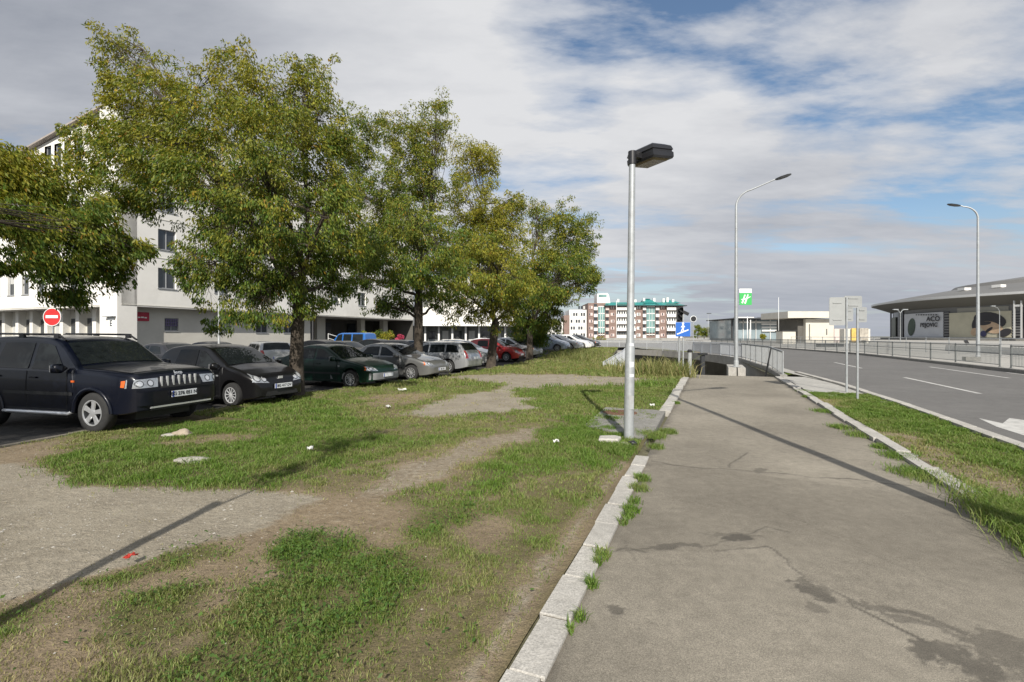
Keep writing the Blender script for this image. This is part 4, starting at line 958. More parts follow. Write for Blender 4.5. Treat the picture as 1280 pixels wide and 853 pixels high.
def wheel(root, x, y, r, w, style, sgn):
    B = MB(); hw = w/2
    B.lathe([(r*.62, -hw), (r*.80, -hw*1.03), (r*.95, -hw*.92), (r, -hw*.6), (r, hw*.6), (r*.95, hw*.92), (r*.80, hw*1.03), (r*.62, hw), (r*.60, hw*.6), (r*.60, -hw*.6), (r*.62, -hw)], 36)
    o = B.build('wheel', M_tyre, root, True, 50); o.location = (x, y, r)
    B = MB(); f = sgn*hw
    B.lathe([(r*.625, f*.98), (r*.60, f*1.0), (r*.57, f*.86), (r*.55, f*.2), (r*.3, f*.1), (0.001, f*.1)], 32)
    rim_dark = o
    ns = {'five': 5, 'hub': 11, 'ten': 10, 'star': 6}[style]
    rm = B.build('rim_barrel', M_dark if style != 'hub' else M_dark, o, True, 40)
    B = MB(); B.lathe([(r*.635, f*.97), (r*.635, f*1.03), (r*.585, f*1.03), (r*.57, f*.9)], 32); B.lathe([(r*.16, f*.6), (r*.16, f*.98), (r*.11, f*1.0), (.001, f*1.0)], 20)
    for k in range(ns):
        a = 2*math.pi*k/ns+.2; wd = {'five': .26, 'hub': .075, 'ten': .085, 'star': .16}[style]*r
        M = Matrix.Rotation(-a, 3, 'Y')
        vs = []
        for (q, ww, yy) in ((r*.10, wd*.8, .97), (r*.40, wd*.9, .93), (r*.60, wd*1.25 if style != 'five' else wd*1.2, .96)):
            vs += [M@Vector((q, f*(yy-.16), -ww/2)), M@Vector((q, f*yy, -ww*.42)), M@Vector((q, f*yy, ww*.42)), M@Vector((q, f*(yy-.16), ww/2))]
        B.add(vs, [(i*4+j, i*4+j+1, i*4+4+j+1, i*4+4+j) for i in range(2) for j in range(3)])
    B.build('rim', M_hub if style == 'hub' else M_rim, o, True, 35)
def part(root, name, fns, m, smooth=True, parent=None):
    B = MB()
    for f in (fns if isinstance(fns, list) else [fns]): f(B)
    return B.build(name, m, parent or root, smooth, recalc=False) if False else B.build(name, m, parent or root, smooth)
def np_plate(root, body, z, y=0.0, end=1, txt='', w=.52, h=.112, extra=.012):
    x = end*body.L/2; k = 0
    while k < 400 and not body.inside(x, abs(y)+w*.3, z): x -= end*.004; k += 1
    x += end*(extra+.03)
    B = MB(); B.box((x, y, z), (.012, w, h)); p = B.build('number_plate', M_plate, root)
    B = MB(); B.box((x+end*.0015, y-end*w*.455, z), (.012, w*.08, h*.96)); B.build('blue_band', M_pblue, p)
    if txt: text(txt, h*.82, (x+end*.0085, y+end*w*.03, z), (R(90), 0, R(90) if end == 1 else R(-90)), M_ink, p, extrude=.001, bold=.002)
def car(label, Pw, heading, spec, col, cat='car', group='cars parked along the verge', name='parked_car', ref='front', near=-1, dz=0.0):
    """Pw: ground point of the near wheel (ref axle, side near=-1 right / +1 left)"""
    S = spec; b = Body(**S['body']); tr = b.W/2-.10
    xw = b.xf if ref == 'front' else b.xr
    hx = Vector((math.cos(heading), math.sin(heading), 0)); hy = Vector((-hx.y, hx.x, 0))
    c = Vector((Pw[0], Pw[1], 0))-hx*xw-hy*(near*tr)
    z = float(zf(np.float64(c.x), np.float64(c.y)))-.04+dz
    root = thing(name, label, cat, (c.x, c.y, z), heading, group)
    ob = b.mesh().build('body', col, root, True, 32)
    B = MB(); B.box((0, 0, .36), (b.L*.82, b.W*.60, .30)); B.build('underbody', M_trim, root)
    for x in (b.xf, b.xr):
        for sg in (-1, 1): wheel(root, x, sg*tr, b.wr, .2, S.get('wheel', 'hub'), sg)
    x_c, x_r0 = S['shield']; part(root, 'windscreen', b.top(x_c-.03, x_r0+.05, .99), M_glass)
    if 'back' in S: part(root, 'rear_window', b.top(S['back'][0], S['back'][1], .93), M_glass)
    for sg in (-1, 1):
        for w in S['win']: part(root, 'side_window', b.window(*w, sg), M_glass)
        for i, (x0, x1, x1b) in enumerate(S['doors']):
            zb_, = (b.sill+.07,)
            q = [(x0, zb_), (x1b, zb_), (x1, b.bz(x1)-.005), (x0, b.bz(x0)-.005)]
            g = .012; qd = [(q[0][0]+g, q[0][1]-g), (q[1][0]-g, q[1][1]-g), (q[2][0]-g, q[2][1]+.0), (q[3][0]+g, q[3][1]+.0)]
            d = part(root, 'door', b.side(q, sg, .0075), col); part(root, 'door_gap', b.side(qd, sg, .0045), M_trim, parent=d)
            xh = x1+.16; zh = b.bz(xh)-.12
            B = MB(); B.box((xh, sg*(b.yh(xh, zh)+.02), zh), (.17, .028, .03)); B.build('handle', S.get('handle', col), d)
        if S.get('strip', True):
            zz = S.get('strip_z', .46); part(root, 'side_moulding', b.side([(b.xf-b.wr-.10, zz), (b.xr+b.wr+.10, zz), (b.xr+b.wr+.10, zz+.06), (b.xf-b.wr-.10, zz+.06)], sg, .012, 10, 1), S.get('strip_m', M_trim))
        for q in S['head']:
            hl = part(root, 'headlight', b.face([(sg*y, z_) for y, z_ in q], 1, .009), M_lampc)
            ym = [q[0][0]*(1-t)+q[1][0]*t for t in (.30, .74)]; zc_ = [(q[0][1]+q[3][1])/2*(1-t)+(q[1][1]+q[2][1])/2*t for t in (.30, .74)]; hh = [((q[3][1]-q[0][1])*(1-t)+(q[2][1]-q[1][1])*t)*.40 for t in (.30, .74)]
            for yy, zz, rr_ in zip(ym, zc_, hh):
                part(root, 'reflector_ring', b.disc(sg*yy, zz, rr_, .0115), M_lampd, parent=hl); part(root, 'reflector', b.disc(sg*yy, zz, rr_*.72, .014), M_chrome, parent=hl)
        for q in S.get('indic', []): part(root, 'indicator_light', b.face([(sg*y, z_) for y, z_ in q], 1, .011), M_amber)
        for q in S.get('tail', []): part(root, 'tail_light', b.face([(sg*y, z_) for y, z_ in q], -1, .009), M_redl)
        xm = x_c-.22; zm = b.bz(xm)+.07; y0 = b.yh(xm, b.bz(xm))
        B = MB()
        vs = []
        for (q, sx_, sz_) in ((.0, .02, .02), (.05, .05, .05), (.10, .075, .085), (.2, .075, .08), (.235, .04, .05)):
            vs += [(xm+a*sx_, sg*(y0+q-.02), zm+c_*sz_) for a, c_ in ((1, -.7), (1, .6), (.3, 1), (-1, 1), (-1, -1), (.2, -1))]
        B.add(vs, [(i*6+k, i*6+(k+1) % 6, i*6+6+(k+1) % 6, i*6+6+k) for i in range(4) for k in range(6)]+[tuple(range(24, 30))])
        mi = B.build('wing_mirror', S.get('mirror', col), root, True, 50)
        B = MB(); B.box((xm-.08, sg*(y0+.13), zm), (.008, .14, .12)); B.build('mirror_glass', M_chrome, mi)
        if S.get('repeater', True):
            B = MB(); xs_ = b.xf-.30; zz = b.bz(xs_)-.16; B.box((xs_-.16, sg*(b.yh(xs_-.16, zz)+.006), zz), (.075, .015, .035)); B.build('side_repeater', S.get('rep_m', M_lampc), root)
    for q in S.get('grille', []): part(root, 'grille', b.face(q, 1, .010), M_trim)
    for q in S.get('intake', []): part(root, 'bumper_intake', b.face(q, 1, .009), M_trim)
    for q in S.get('bumper', []): part(root, 'bumper', b.face(q, 1, S.get('bump_out', .022), 16, 5), S.get('bumper_m', col))
    for q in S.get('rbumper', []): part(root, 'rear_bumper', b.face(q, -1, .02, 16, 5), S.get('bumper_m', col))
    if S.get('plate'): np_plate(root, b, S['plate'][0], 0, 1, S['plate'][1], extra=S.get('bump_out', .022)+.004)
    if S.get('rplate'): np_plate(root, b, S['rplate'][0], 0, -1, S['rplate'][1])
    bn = part(root, 'bonnet', b.top(x_c+.07, b.L/2-.24, .985, .0085), col); part(root, 'bonnet_gap', b.top(x_c+.055, b.L/2-.225, 1.0, .0050), M_trim, parent=bn)
    return root, b
HN = -A                                  # noses point across the verge, at right angles to the footpath
hatch = dict(body=dict(L=3.75, Wd=1.68, prof=[(1.875, .50), (1.83, .66), (1.70, .76), (1.35, .90), (.98, .985), (.90, 1.01), (.12, 1.43), (-.25, 1.495), (-.8, 1.50), (-1.35, 1.44), (-1.55, 1.36), (-1.78, 1.0), (-1.84, .9), (-1.875, .62)], belt=(.90, .98), xf=1.12, xr=-1.22, wr=.30, nose=.22, tail=.10),
    wheel='hub', shield=(.92, .14), back=(-1.50, -1.76), win=[(.66, -.12, .02, -.16), (-.20, -1.02, -.24, -.95)], doors=[(.74, -.14, -.14), (-.18, -1.02, -.80)],
    head=[[(.36, .585), (.74, .62), (.72, .83), (.52, .76)]], grille=[[(-.30, .60), (.30, .60), (.26, .65), (-.26, .65)]], intake=[[(-.5, .27), (.5, .27), (.45, .38), (-.45, .38)]], tail=[[(.50, .72), (.76, .72), (.72, 1.0), (.56, .98)]], plate=(.47, ''), rplate=(.62, ''), strip=False)
sedan = dict(body=dict(L=4.35, Wd=1.72, prof=[(2.175, .48), (2.13, .62), (2.0, .72), (1.5, .86), (1.02, .94), (.92, .97), (.15, 1.37), (-.15, 1.42), (-.65, 1.42), (-1.0, 1.36), (-1.55, 1.04), (-1.62, 1.02), (-2.05, .98), (-2.13, .9), (-2.175, .6)], belt=(.88, .95), xf=1.33, xr=-1.25, wr=.305, nose=.2, tail=.12),
    wheel='hub', shield=(.93, .18), back=(-1.02, -1.52), win=[(.66, -.16, .05, -.18), (-.25, -1.12, -.27, -.88)], doors=[(.76, -.18, -.18), (-.22, -1.05, -.82)],
    head=[[(.44, .58), (.80, .60), (.78, .74), (.46, .70)]], indic=[[(.80, .61), (.816, .615), (.802, .73), (.784, .735)]], grille=[[(-.36, .58), (.36, .58), (.38, .68), (-.38, .68)]], intake=[[(-.55, .26), (.55, .26), (.5, .36), (-.5, .36)]], bumper=[[(-.86, .30), (.86, .30), (.86, .52), (-.86, .52)]], rbumper=[[(-.84, .38), (.84, .38), (.84, .58), (-.84, .58)]],
    tail=[[(.52, .66), (.80, .66), (.80, .86), (.54, .86)]], plate=(.43, ''), rplate=(.72, ''))
wagon = dict(body=dict(L=4.45, Wd=1.73, prof=[(2.225, .48), (2.18, .62), (2.05, .72), (1.55, .86), (1.07, .94), (.97, .97), (.2, 1.39), (-.1, 1.44), (-1.3, 1.44), (-1.75, 1.38), (-2.05, 1.02), (-2.16, .92), (-2.225, .6)], belt=(.88, .95), xf=1.36, xr=-1.25, wr=.31, nose=.2, tail=.08),
    wheel='ten', shield=(.98, .23), back=(-1.72, -2.03), win=[(.70, -.12, .10, -.15), (-.2, -1.02, -.22, -1.0), (-1.1, -1.8, -1.1, -1.62)], doors=[(.80, -.15, -.15), (-.19, -1.05, -.82)],
    head=sedan['head'], grille=sedan['grille'], intake=sedan['intake'], bumper=sedan['bumper'], rbumper=sedan['rbumper'], tail=[[(.60, .70), (.82, .70), (.76, 1.05), (.64, 1.05)]], plate=(.43, ''), rplate=(.70, ''))
suv = dict(body=dict(L=4.61, Wd=1.83, prof=[(2.305, .70), (2.29, .98), (2.20, 1.06), (1.6, 1.12), (1.02, 1.15), (.92, 1.18), (.32, 1.64), (.05, 1.705), (-.6, 1.735), (-1.6, 1.72), (-2.0, 1.66), (-2.18, 1.2), (-2.26, 1.1), (-2.305, .7)], belt=(1.06, 1.12), sill=.34, xf=1.36, xr=-1.33, wr=.365, nose=.13, tail=.06, tum=.20, r=.09),
    wheel='five', shield=(.92, .32), back=(-1.98, -2.17), win=[(.62, -.20, .20, -.22), (-.30, -1.20, -.32, -1.12), (-1.3, -1.98, -1.3, -1.84)], doors=[(.74, -.24, -.24), (-.28, -1.20, -.92)],
    head=[[(.47, .815), (.876, .812), (.862, .965), (.43, .975)]], indic=[[(.878, .825), (.890, .83), (.882, .94), (.866, .95)]], grille=[[(-.42, .785), (.42, .785), (.44, 1.0), (-.44, 1.0)]], intake=[[(-.62, .40), (.62, .40), (.55, .50), (-.55, .50)]],
    bumper=[[(-.90, .50), (.90, .50), (.90, .74), (-.90, .74)]], rbumper=[[(-.88, .48), (.88, .48), (.88, .72), (-.88, .72)]], tail=[[(.68, .85), (.86, .85), (.80, 1.25), (.66, 1.25)]], plate=(.66, 'BG 276 051 NZ'), rplate=(.9, ''), strip_z=.66, rep_m=M_amber, bump_out=.05)
C_navy = paint('navy_car_paint', (.0020, .0034, .0095), .1); C_black = paint('black_car_paint', (.006, .006, .007), .1); C_green = paint('dark_green_car_paint', (.003, .021, .013), .2)
C_grey = paint('grey_car_paint', (.19, .19, .185), .5, .35); C_silver = paint('silver_car_paint', (.38, .39, .40), .5, .35); C_white = paint('white_car_paint', (.66, .66, .65), .0, .35); C_red = paint('red_car_paint', (.36, .012, .010), .1); C_blue = paint('silver_blue_car_paint', (.27, .31, .38), .5, .35); C_vblue = paint('bright_blue_van_paint', (.015, .12, .40), .1); C_dk = paint('charcoal_car_paint', (.035, .036, .04), .3)
root, b = car('dark navy off-road car with roof rails and an upright chrome-slatted grille', (-7.45, 8.70), R(-14.5), suv, C_navy)
for sg in (-1, 1):                        # roof rails, running boards, flares, slats of the grille
    B = MB(); yr = b.yh(-.5, 1.62)-.06
    B.tube([(.35, sg*(yr), 1.655), (.15, sg*yr, 1.765), (-1.7, sg*yr, 1.785), (-1.9, sg*yr, 1.69)], .02, 8)
    for x in (.12, -.8, -1.7): B.box((x, sg*yr, 1.735), (.12, .045, .09))
    B.build('roof_rail', M_black, root, True, 40)
    B = MB(); y = b.W/2+.02; B.tube([(.86, sg*(y-.16), .40), (.78, sg*(y-.02), .33), (.62, sg*y, .335), (-.7, sg*y, .335), (-.86, sg*(y-.02), .33), (-.93, sg*(y-.16), .40)], .034, 10); B.build('side_step', M_chrome, root, True, 60)
    for xw in (b.xf, b.xr):
        B = MB(); pts = []
        for k in range(13):
            a = math.pi*k/12; x = xw+(b.wr+.075)*math.cos(a); z = b.wr+(b.wr+.075)*math.sin(a)*.98; pts.append((x, sg*(b.yh(x, max(z, .4))+.008), z))
        B.tube(pts, .035, 8); B.build('wheel_flare', C_navy, root, True, 60)
    B = MB(); B.tube([(b.L/2-.06, sg*.62, .57), (b.L/2+.0, sg*.62, .57)], .055, 14); B.build('fog_light', M_lampc, root)
for k in range(7):
    y = (k-3)*.116; x = b.L/2; n_ = 0
    while n_ < 300 and not b.inside(x, abs(y), .9): x -= .004; n_ += 1
    B = MB(); B.box((x+.014, y-.040, .895), (.034, .027, .20)); B.box((x+.012, y+.0, .798), (.03, .095, .016)); B.build('grille_slat', M_chrome, root)
text('Jeep', .10, (b.L/2-.075, 0, 1.045), (R(68), 0, R(90)), M_chrome, root, name='bonnet_badge', extrude=.004)
B = MB(); B.box((b.L/2+.03, 0, .455), (.03, 1.25, .03)); B.build('bumper_trim', M_chrome, root)
root, b = car('small black hatchback between the navy off-road car and the big tree', (-6.78, 11.8), HN, {**hatch, 'plate': (.50, 'BG 417 DV')}, C_black)
B = MB(); B.box((b.L/2-.05, 0, .70), (.02, .12, .06)); B.build('emblem', M_chrome, root)
car('dark green saloon with grey bumper right behind the big tree', (-5.3, 16.0), HN, {**sedan, 'bumper_m': pmat('grey_bumper_plastic', (.20, .205, .21), rough=.5, var=.08)}, C_green)
car('dull grey saloon between the green car and the silver hatchback', (-3.9, 18.9), HN, {**sedan, 'wheel': 'ten', 'plate': (.43, 'BG 233')}, C_grey)
car('silver hatchback with its red tail lights towards the verge', (-2.95, 22.6), HN+math.pi, {**wagon, 'wheel': 'hub'}, C_silver, ref='rear', near=1)
car('white car with a dirty front under the leaning tree', (-2.0, 27.2), HN, {**hatch, 'body': {**hatch['body'], 'L': 4.0, 'prof': [(p[0]*4.0/3.75, p[1]) for p in hatch['body']['prof']], 'xf': 1.25}}, C_white)
car('charcoal car between the silver hatchback and the white car', (-3.2, 24.9), HN, sedan, C_dk)
car('bright red hatchback behind the leaning tree', (-.35, 31.4), HN, hatch, C_red)
car('light grey car beside the red hatchback', (.95, 34.2), HN, sedan, C_silver)
car('blue-silver hatchback right of the dark bush', (3.75, 40.0), HN, {**hatch, 'wheel': 'ten'}, C_blue)
car('silver saloon between the blue-silver hatchback and the white estate car', (5.25, 43.3), HN, {**sedan, 'wheel': 'ten'}, C_silver)
car('whitish estate car beside the weedy bank', (6.75, 46.6), HN, {**wagon}, C_white)
car('dark car at the far end of the parked row', (8.1, 50.2), HN, sedan, C_dk)
G2 = 'cars parked nearer the white building'
def at(px, Y): return (wp(px, 420, Y).x, Y)
car('silver estate car showing its back under the trees', at(320, 23.5), R(90)+R(50)-R(8), {**wagon}, C_silver, group=G2, ref='rear', near=1)
car('dark blue saloon left of the silver estate car', at(262, 24.5), HN+math.pi, sedan, C_navy, group=G2, ref='rear', near=1)
car('black saloon in front of the blue van', at(432, 27.5), HN+math.pi, sedan, C_black, group=G2, ref='rear', near=1)
car('black car with a grey roof near the white pavilion', at(500, 31), HN+math.pi, wagon, C_dk, group=G2, ref='rear', near=1)
car('dark car glimpsed left of the leaning tree', at(470, 33.5), HN+math.pi, hatch, C_black, group=G2, ref='rear', near=1)
car('black hatchback glimpsed behind the big tree trunk', at(400, 26), HN+math.pi, hatch, C_black, group=G2, ref='rear', near=1)
car('grey car glimpsed behind the small black hatchback', at(205, 20.5), HN+math.pi, sedan, C_dk, group=G2, ref='rear', near=1)
car('silver car farthest back beside the white pavilion', at(575, 44), HN+math.pi, sedan, C_silver, group=G2, ref='rear', near=1)
car('white hatchback farthest back beside the white pavilion', at(607, 48), HN+math.pi, hatch, C_white, group=G2, ref='rear', near=1)
van = dict(body=dict(L=4.6, Wd=1.8, prof=[(2.3, .55), (2.26, .85), (2.1, 1.0), (1.55, 1.15), (1.45, 1.2), (.85, 1.9), (.5, 2.0), (-1.9, 2.0), (-2.2, 1.92), (-2.27, 1.1), (-2.3, .6)], belt=(1.12, 1.15), sill=.25, xf=1.45, xr=-1.3, wr=.32, tum=.14, nose=.15, tail=.05), wheel='hub', shield=(1.45, .85), win=[(1.15, .35, .8, .33), (.2, -.7, .2, -.7), (-.85, -2.0, -.85, -1.95)], doors=[(1.2, .3, .3), (.22, -.75, -.75)],
    head=[[(.5, .75), (.82, .75), (.78, .98), (.5, .92)]], grille=[[(-.4, .7), (.4, .7), (.4, .85), (-.4, .85)]], tail=[[(.7, .8), (.86, .8), (.8, 1.4), (.7, 1.4)]], plate=(.5, ''), rplate=(.8, ''))
car('bright blue van parked before the dark porch of the white building', at(446, 43), HN+math.pi, van, C_vblue, 'van', G2, 'parked_van', ref='rear', near=1)
# ------------------------------------------------------------------ trees
M_bark = pmat('tree_bark', (.060, .048, .036), rough=.95, var=.35, scale=7, bump=1.0, bscale=22)
M_leaf = leaf_mat('tree_leaf', .34)
def leaves(C, rad, cent, n, size, yel, r, droop=.8):
    """sprays of hanging leaflets round the cluster centres C"""
    k = len(C); per = max(1, n//k); ci = np.repeat(np.arange(k), per); m = len(ci)
    g = r.normal(0, 1, (m, 3)); g *= (r.random(m)**.25/np.maximum(np.linalg.norm(g, axis=1), 1e-6)*1.0)[:, None]
    g[:, 2] *= .75; P = C[ci]+g*rad[ci][:, None]
    P[:, 2] -= .10*rad[ci]*np.abs(r.normal(0, 1, m))
    out = P-cent; out /= np.maximum(np.linalg.norm(out, axis=1), .1)[:, None]
    d = out*.45+np.array([0, 0, -droop])+r.normal(0, .42, (m, 3)); d /= np.linalg.norm(d, axis=1)[:, None]
    s = np.cross(d, r.normal(0, 1, (m, 3))); s /= np.maximum(np.linalg.norm(s, axis=1), 1e-6)[:, None]
    L = size*r.uniform(.6, 1.35, m); w = L*r.uniform(.26, .40, m)
    V = np.stack([P, P+d*(L*.45)[:, None]+s*(w*.5)[:, None], P+d*L[:, None], P+d*(L*.5)[:, None]-s*(w*.5)[:, None]], 1)
    cy = np.clip(yel+r.normal(0, .20, k), 0, 1)
    hgt = np.clip((P[:, 2]-cent[2])/3.0, -1, 1)
    t = np.clip(cy[ci]+.15*hgt+r.normal(0, .22, m), 0, 1)[:, None]
    col = (np.array([.072, .128, .018])*(1-t)+np.array([.305, .275, .032])*t)*r.uniform(.58, 1.38, m)[:, None]
    orange = r.random(m) < .03*(.4+yel); col[orange] = np.array([.34, .20, .03])*r.uniform(.7, 1.2, orange.sum())[:, None]
    return V, col
def tree(label, base, fork, tr, blobs, n, size, yel, seed, lean=(0, 0), group='trees along the parked cars', ncl=None, name='tree', twigs=True):
    r = np.random.default_rng(seed); rr = random.Random(seed); b0 = Vector(base)
    root = thing(name, label, 'tree', b0, 0, group)
    F_ = Vector((lean[0], lean[1], fork)); B = MB()
    pts = [Vector((0, 0, -.15)), Vector((0, 0, .12)), Vector((lean[0]*.2+rr.uniform(-.04, .04), lean[1]*.2, fork*.35)), Vector((lean[0]*.6+rr.uniform(-.05, .05), lean[1]*.6, fork*.7)), F_]
    B.tube(pts, [tr*1.45, tr*1.15, tr*1.0, tr*.93, tr*.88], 14)
    V, Cc = [], []; vol = [bb[3]*bb[4]*bb[5] for bb in blobs]; area = [v**(2/3)*(bb[7] if len(bb) > 7 else 1) for v, bb in zip(vol, blobs)]; tot = sum(area)
    ncl = ncl or int(n/75)
    cm = np.array([np.mean([bb[0]-b0.x for bb in blobs]), np.mean([bb[1]-b0.y for bb in blobs]), np.mean([bb[2]-b0.z for bb in blobs])])
    order = sorted(range(len(blobs)), key=lambda i: -(Vector(blobs[i][:3])-b0-F_).length); knots = []; starts = []
    for bi in order:
        bb = blobs[bi]
        c = Vector((bb[0], bb[1], bb[2]))-b0; rad3 = np.array(bb[3:6]); yb = yel+(bb[6] if len(bb) > 6 else 0)
        # limb to this part of the crown
        st = F_.lerp(Vector((lean[0]*1.05, lean[1]*1.05, fork*.86)), rr.random()) if c.z > fork*.9 else pts[3]
        lim = tr*.62; dirn = (c-F_).normalized()
        near = min(knots, key=lambda q: (q[0]-c).length) if knots else None
        if near and (len(starts) >= 6 or any(dirn.dot(q) > .86 for q in starts)) and (near[0]-c).length < (F_-c).length*.9: st = near[0].copy(); lim = near[1]*.9
        else: starts.append(dirn)
        mid = st.lerp(c, .5)+Vector((rr.uniform(-.25, .25), rr.uniform(-.25, .25), .12*(c-st).length*(1 if c.z > st.z else .8)))
        l0 = min(lim, tr*min(.62, .28+.10*(vol[bi]**(1/3)))); end = c+Vector((0, 0, rad3[2]*.35))
        lp = []
        for k in range(9):
            t = k/8; p = st*(1-t)**2+mid*2*t*(1-t)+end*t*t; p += Vector((rr.uniform(-1, 1), rr.uniform(-1, 1), rr.uniform(-1, 1)))*.035*(c-st).length*(0 < k < 8); lp.append(p)
        B.tube(lp, [l0*(1-.80*k/8) for k in range(9)], 8); knots += [(lp[k], l0*(1-.80*k/8)) for k in range(2, 8)]
        k = max(4, int(ncl*area[bi]/tot))
        d = r.normal(0, 1, (k, 3)); d /= np.linalg.norm(d, axis=1)[:, None]; q = r.uniform(.28, 1.0, k)**.55
        wob = .80+.42*np.sin(d[:, 0]*3.3+bi)*np.sin(d[:, 1]*2.9+bi*2)+.22*np.sin(d[:, 2]*6+bi)
        CC = np.array(c)+d*rad3*(q*np.clip(wob, .5, 1.22))[:, None]
        cr = r.uniform(.16, .34, k)*(.55+.45*min(1.4, vol[bi]**(1/3)))*(1.0 if size < .12 else size/.115)
        cr = np.minimum(cr, .36*min(bb[3:6])+.12)
        v, col = leaves(CC, cr, np.array(c)*.5+cm*.5, max(20, int(n*area[bi]/tot)), size, yb, r); V.append(v); Cc.append(col)
        if twigs:
            for j in range(0, k, max(1, k//20)):
                p = Vector(CC[j]); s_ = lp[rr.choice((3, 4, 5, 6, 7))]; mm = s_.lerp(p, .5)+Vector((rr.uniform(-.15, .15), rr.uniform(-.15, .15), rr.uniform(0, .25)))
                w_ = min(l0*.22, .02); B.tube([s_, s_.lerp(mm, .6), mm, mm.lerp(p, .6), p], [w_, w_*.8, w_*.6, w_*.4, w_*.2], 5, False)
    B.build('trunk', M_bark, root, True, 60)
    V = np.concatenate(V); Cc = np.concatenate(Cc); m = len(V)
    col = np.repeat(np.concatenate([Cc, np.ones((m, 1))], 1)[:, None], 4, 1).reshape(-1, 4)
    fastmesh('crown', V.reshape(-1, 3), 4, np.arange(4*m).reshape(-1, 4), M_leaf, {'leafcol': col}, parent=root)
    return root
def bl(px, py, Y, rx, rz, ry=None, dy=0.0, yel=0.0):
    p = wp(px, py, Y+dy); k = (Y+dy)/F; return (p.x, p.y, p.z, rx*k, (ry or (rx+rz)/2)*k, rz*k, yel)
Y1 = 13.6
T1 = [bl(150, 62, Y1, 26, 42, 34, 1.2, .2), bl(160, 120, Y1, 48, 52, 46, .6, .2), bl(215, 118, Y1, 52, 50, 50, -.2, .15), bl(290, 95, Y1, 48, 46, 48, .4, .25), bl(275, 150, Y1, 62, 52, 66, -1.0, .1),
      bl(385, 105, Y1, 40, 46, 44, .5, .15), bl(370, 170, Y1, 56, 56, 62, -.8, .05), bl(425, 190, Y1, 32, 55, 46, .6), bl(425, 265, Y1, 36, 50, 46, .0, -.05), bl(180, 190, Y1, 62, 50, 62, -.9, .05), bl(120, 200, Y1, 42, 44, 46, .6, .05),
      bl(250, 225, Y1, 70, 44, 62, -1.4, -.05), bl(335, 235, Y1, 62, 40, 62, -1.6, -.1), bl(262, 300, Y1, 32, 40, 40, -1.2, -.1), bl(250, 352, Y1, 24, 28, 30, -.8, -.15), bl(318, 388, Y1, 50, 26, 34, -1.5, -.22), bl(385, 320, Y1, 40, 36, 46, .9, -.15), bl(330, 300, Y1, 46, 34, 50, 1.6, -.2), bl(420, 360, Y1, 26, 34, 34, 1.2, -.2), bl(180, 250, Y1, 46, 30, 46, .6, -.1), bl(295, 345, Y1, 44, 34, 44, .6, -.2), bl(350, 360, Y1, 50, 30, 44, .9, -.22), bl(238, 330, Y1, 30, 36, 36, .4, -.15), bl(390, 240, Y1, 56, 46, 56, .8, -.05), bl(330, 170, Y1, 60, 60, 60, 1.4, .05), bl(300, 270, Y1, 60, 40, 56, .6, -.12), bl(415, 315, Y1, 34, 34, 36, .2, -.15), bl(270, 402, Y1, 22, 14, 22, -.6, -.2), bl(365, 345, Y1, 40, 34, 36, -.9, -.2), bl(330, 350, Y1, 36, 34, 36, -1.2, -.15), bl(300, 315, Y1, 40, 30, 40, -1.6, -.12), bl(385, 378, Y1, 32, 22, 30, -.6, -.2), bl(400, 300, Y1, 40, 40, 40, -1.0, -.1), bl(345, 300, Y1, 44, 34, 40, -1.9, -.12), bl(440, 310, Y1, 26, 40, 34, .6, -.1), bl(345, 125, Y1, 46, 46, 46, .6, .12), bl(402, 150, Y1, 40, 44, 44, .4, .05), bl(350, 262, 10.5, 34, 20, 40, 0, -.1), bl(275, 250, 10.5, 36, 22, 44, 0, -.08), bl(425, 262, 10.8, 30, 22, 36, 0, -.1), bl(320, 205, 11.0, 46, 24, 46, 0, 0), bl(205, 195, Y1, 56, 44, 50, .8, .05), bl(150, 240, Y1, 50, 36, 46, .3, -.05), bl(235, 185, Y1, 60, 50, 56, 1.2, .1), bl(290, 240, Y1, 60, 40, 56, .9, -.05), bl(130, 165, Y1, 32, 40, 38, .4, .12)]
tree('largest spreading tree with olive and yellowing leaves over the black hatchback', (-6.05, Y1, -.02), 3.15, .185, T1, 158000, .10, .38, 31, (.12, 0))
YL = 9.6
TL = [bl(20, 215, YL, 52, 44, 48, 0, .25), bl(-50, 240, YL, 60, 60, 60, 0, .1), bl(75, 250, YL, 46, 36, 46, .3, .05), bl(120, 290, YL, 46, 40, 42, .2, -.15), bl(75, 325, YL, 44, 36, 42, -.3, -.2), bl(135, 335, YL, 34, 26, 34, .4, -.22), bl(30, 300, YL, 20, 26, 26, .2, -.1), bl(88, 368, YL, 30, 16, 24, .1, -.22), bl(10, 330, YL, 16, 14, 18, .4, -.15), bl(168, 308, YL, 22, 18, 24, .5, -.15), bl(15, 272, YL, 46, 24, 36, -.4, 0), bl(75, 285, YL, 44, 26, 36, -.3, -.05)]
tree('tree at the left edge hanging over the no entry sign', (-11.2, 5.2, -.04), 3.4, .13, TL+[q+(.35,) for q in [(-10.8, 4.2, 5.4, 2.3, 1.9, 1.5, 0), (-12.2, 5.6, 6.2, 2.0, 2.0, 1.7, 0), (-10.2, 3.2, 6.6, 2.2, 1.8, 1.5, .1), (-11.6, 6.6, 4.2, 1.9, 1.6, 1.0, 0), (-12, 3.6, 4.2, 2.0, 1.7, 1.1, 0), (-9.9, 1.6, 5.4, 2.0, 1.7, 1.3, 0), (-11.9, 1.8, 5.6, 2.0, 1.7, 1.3, 0), (-9.3, 3.0, 4.6, 1.4, 1.3, 1.0, 0), (-13.5, 3.4, 5.4, 2.0, 1.9, 1.4, 0)]], 170000, .09, .36, 32, (.3, 0))
Y2 = 21.7
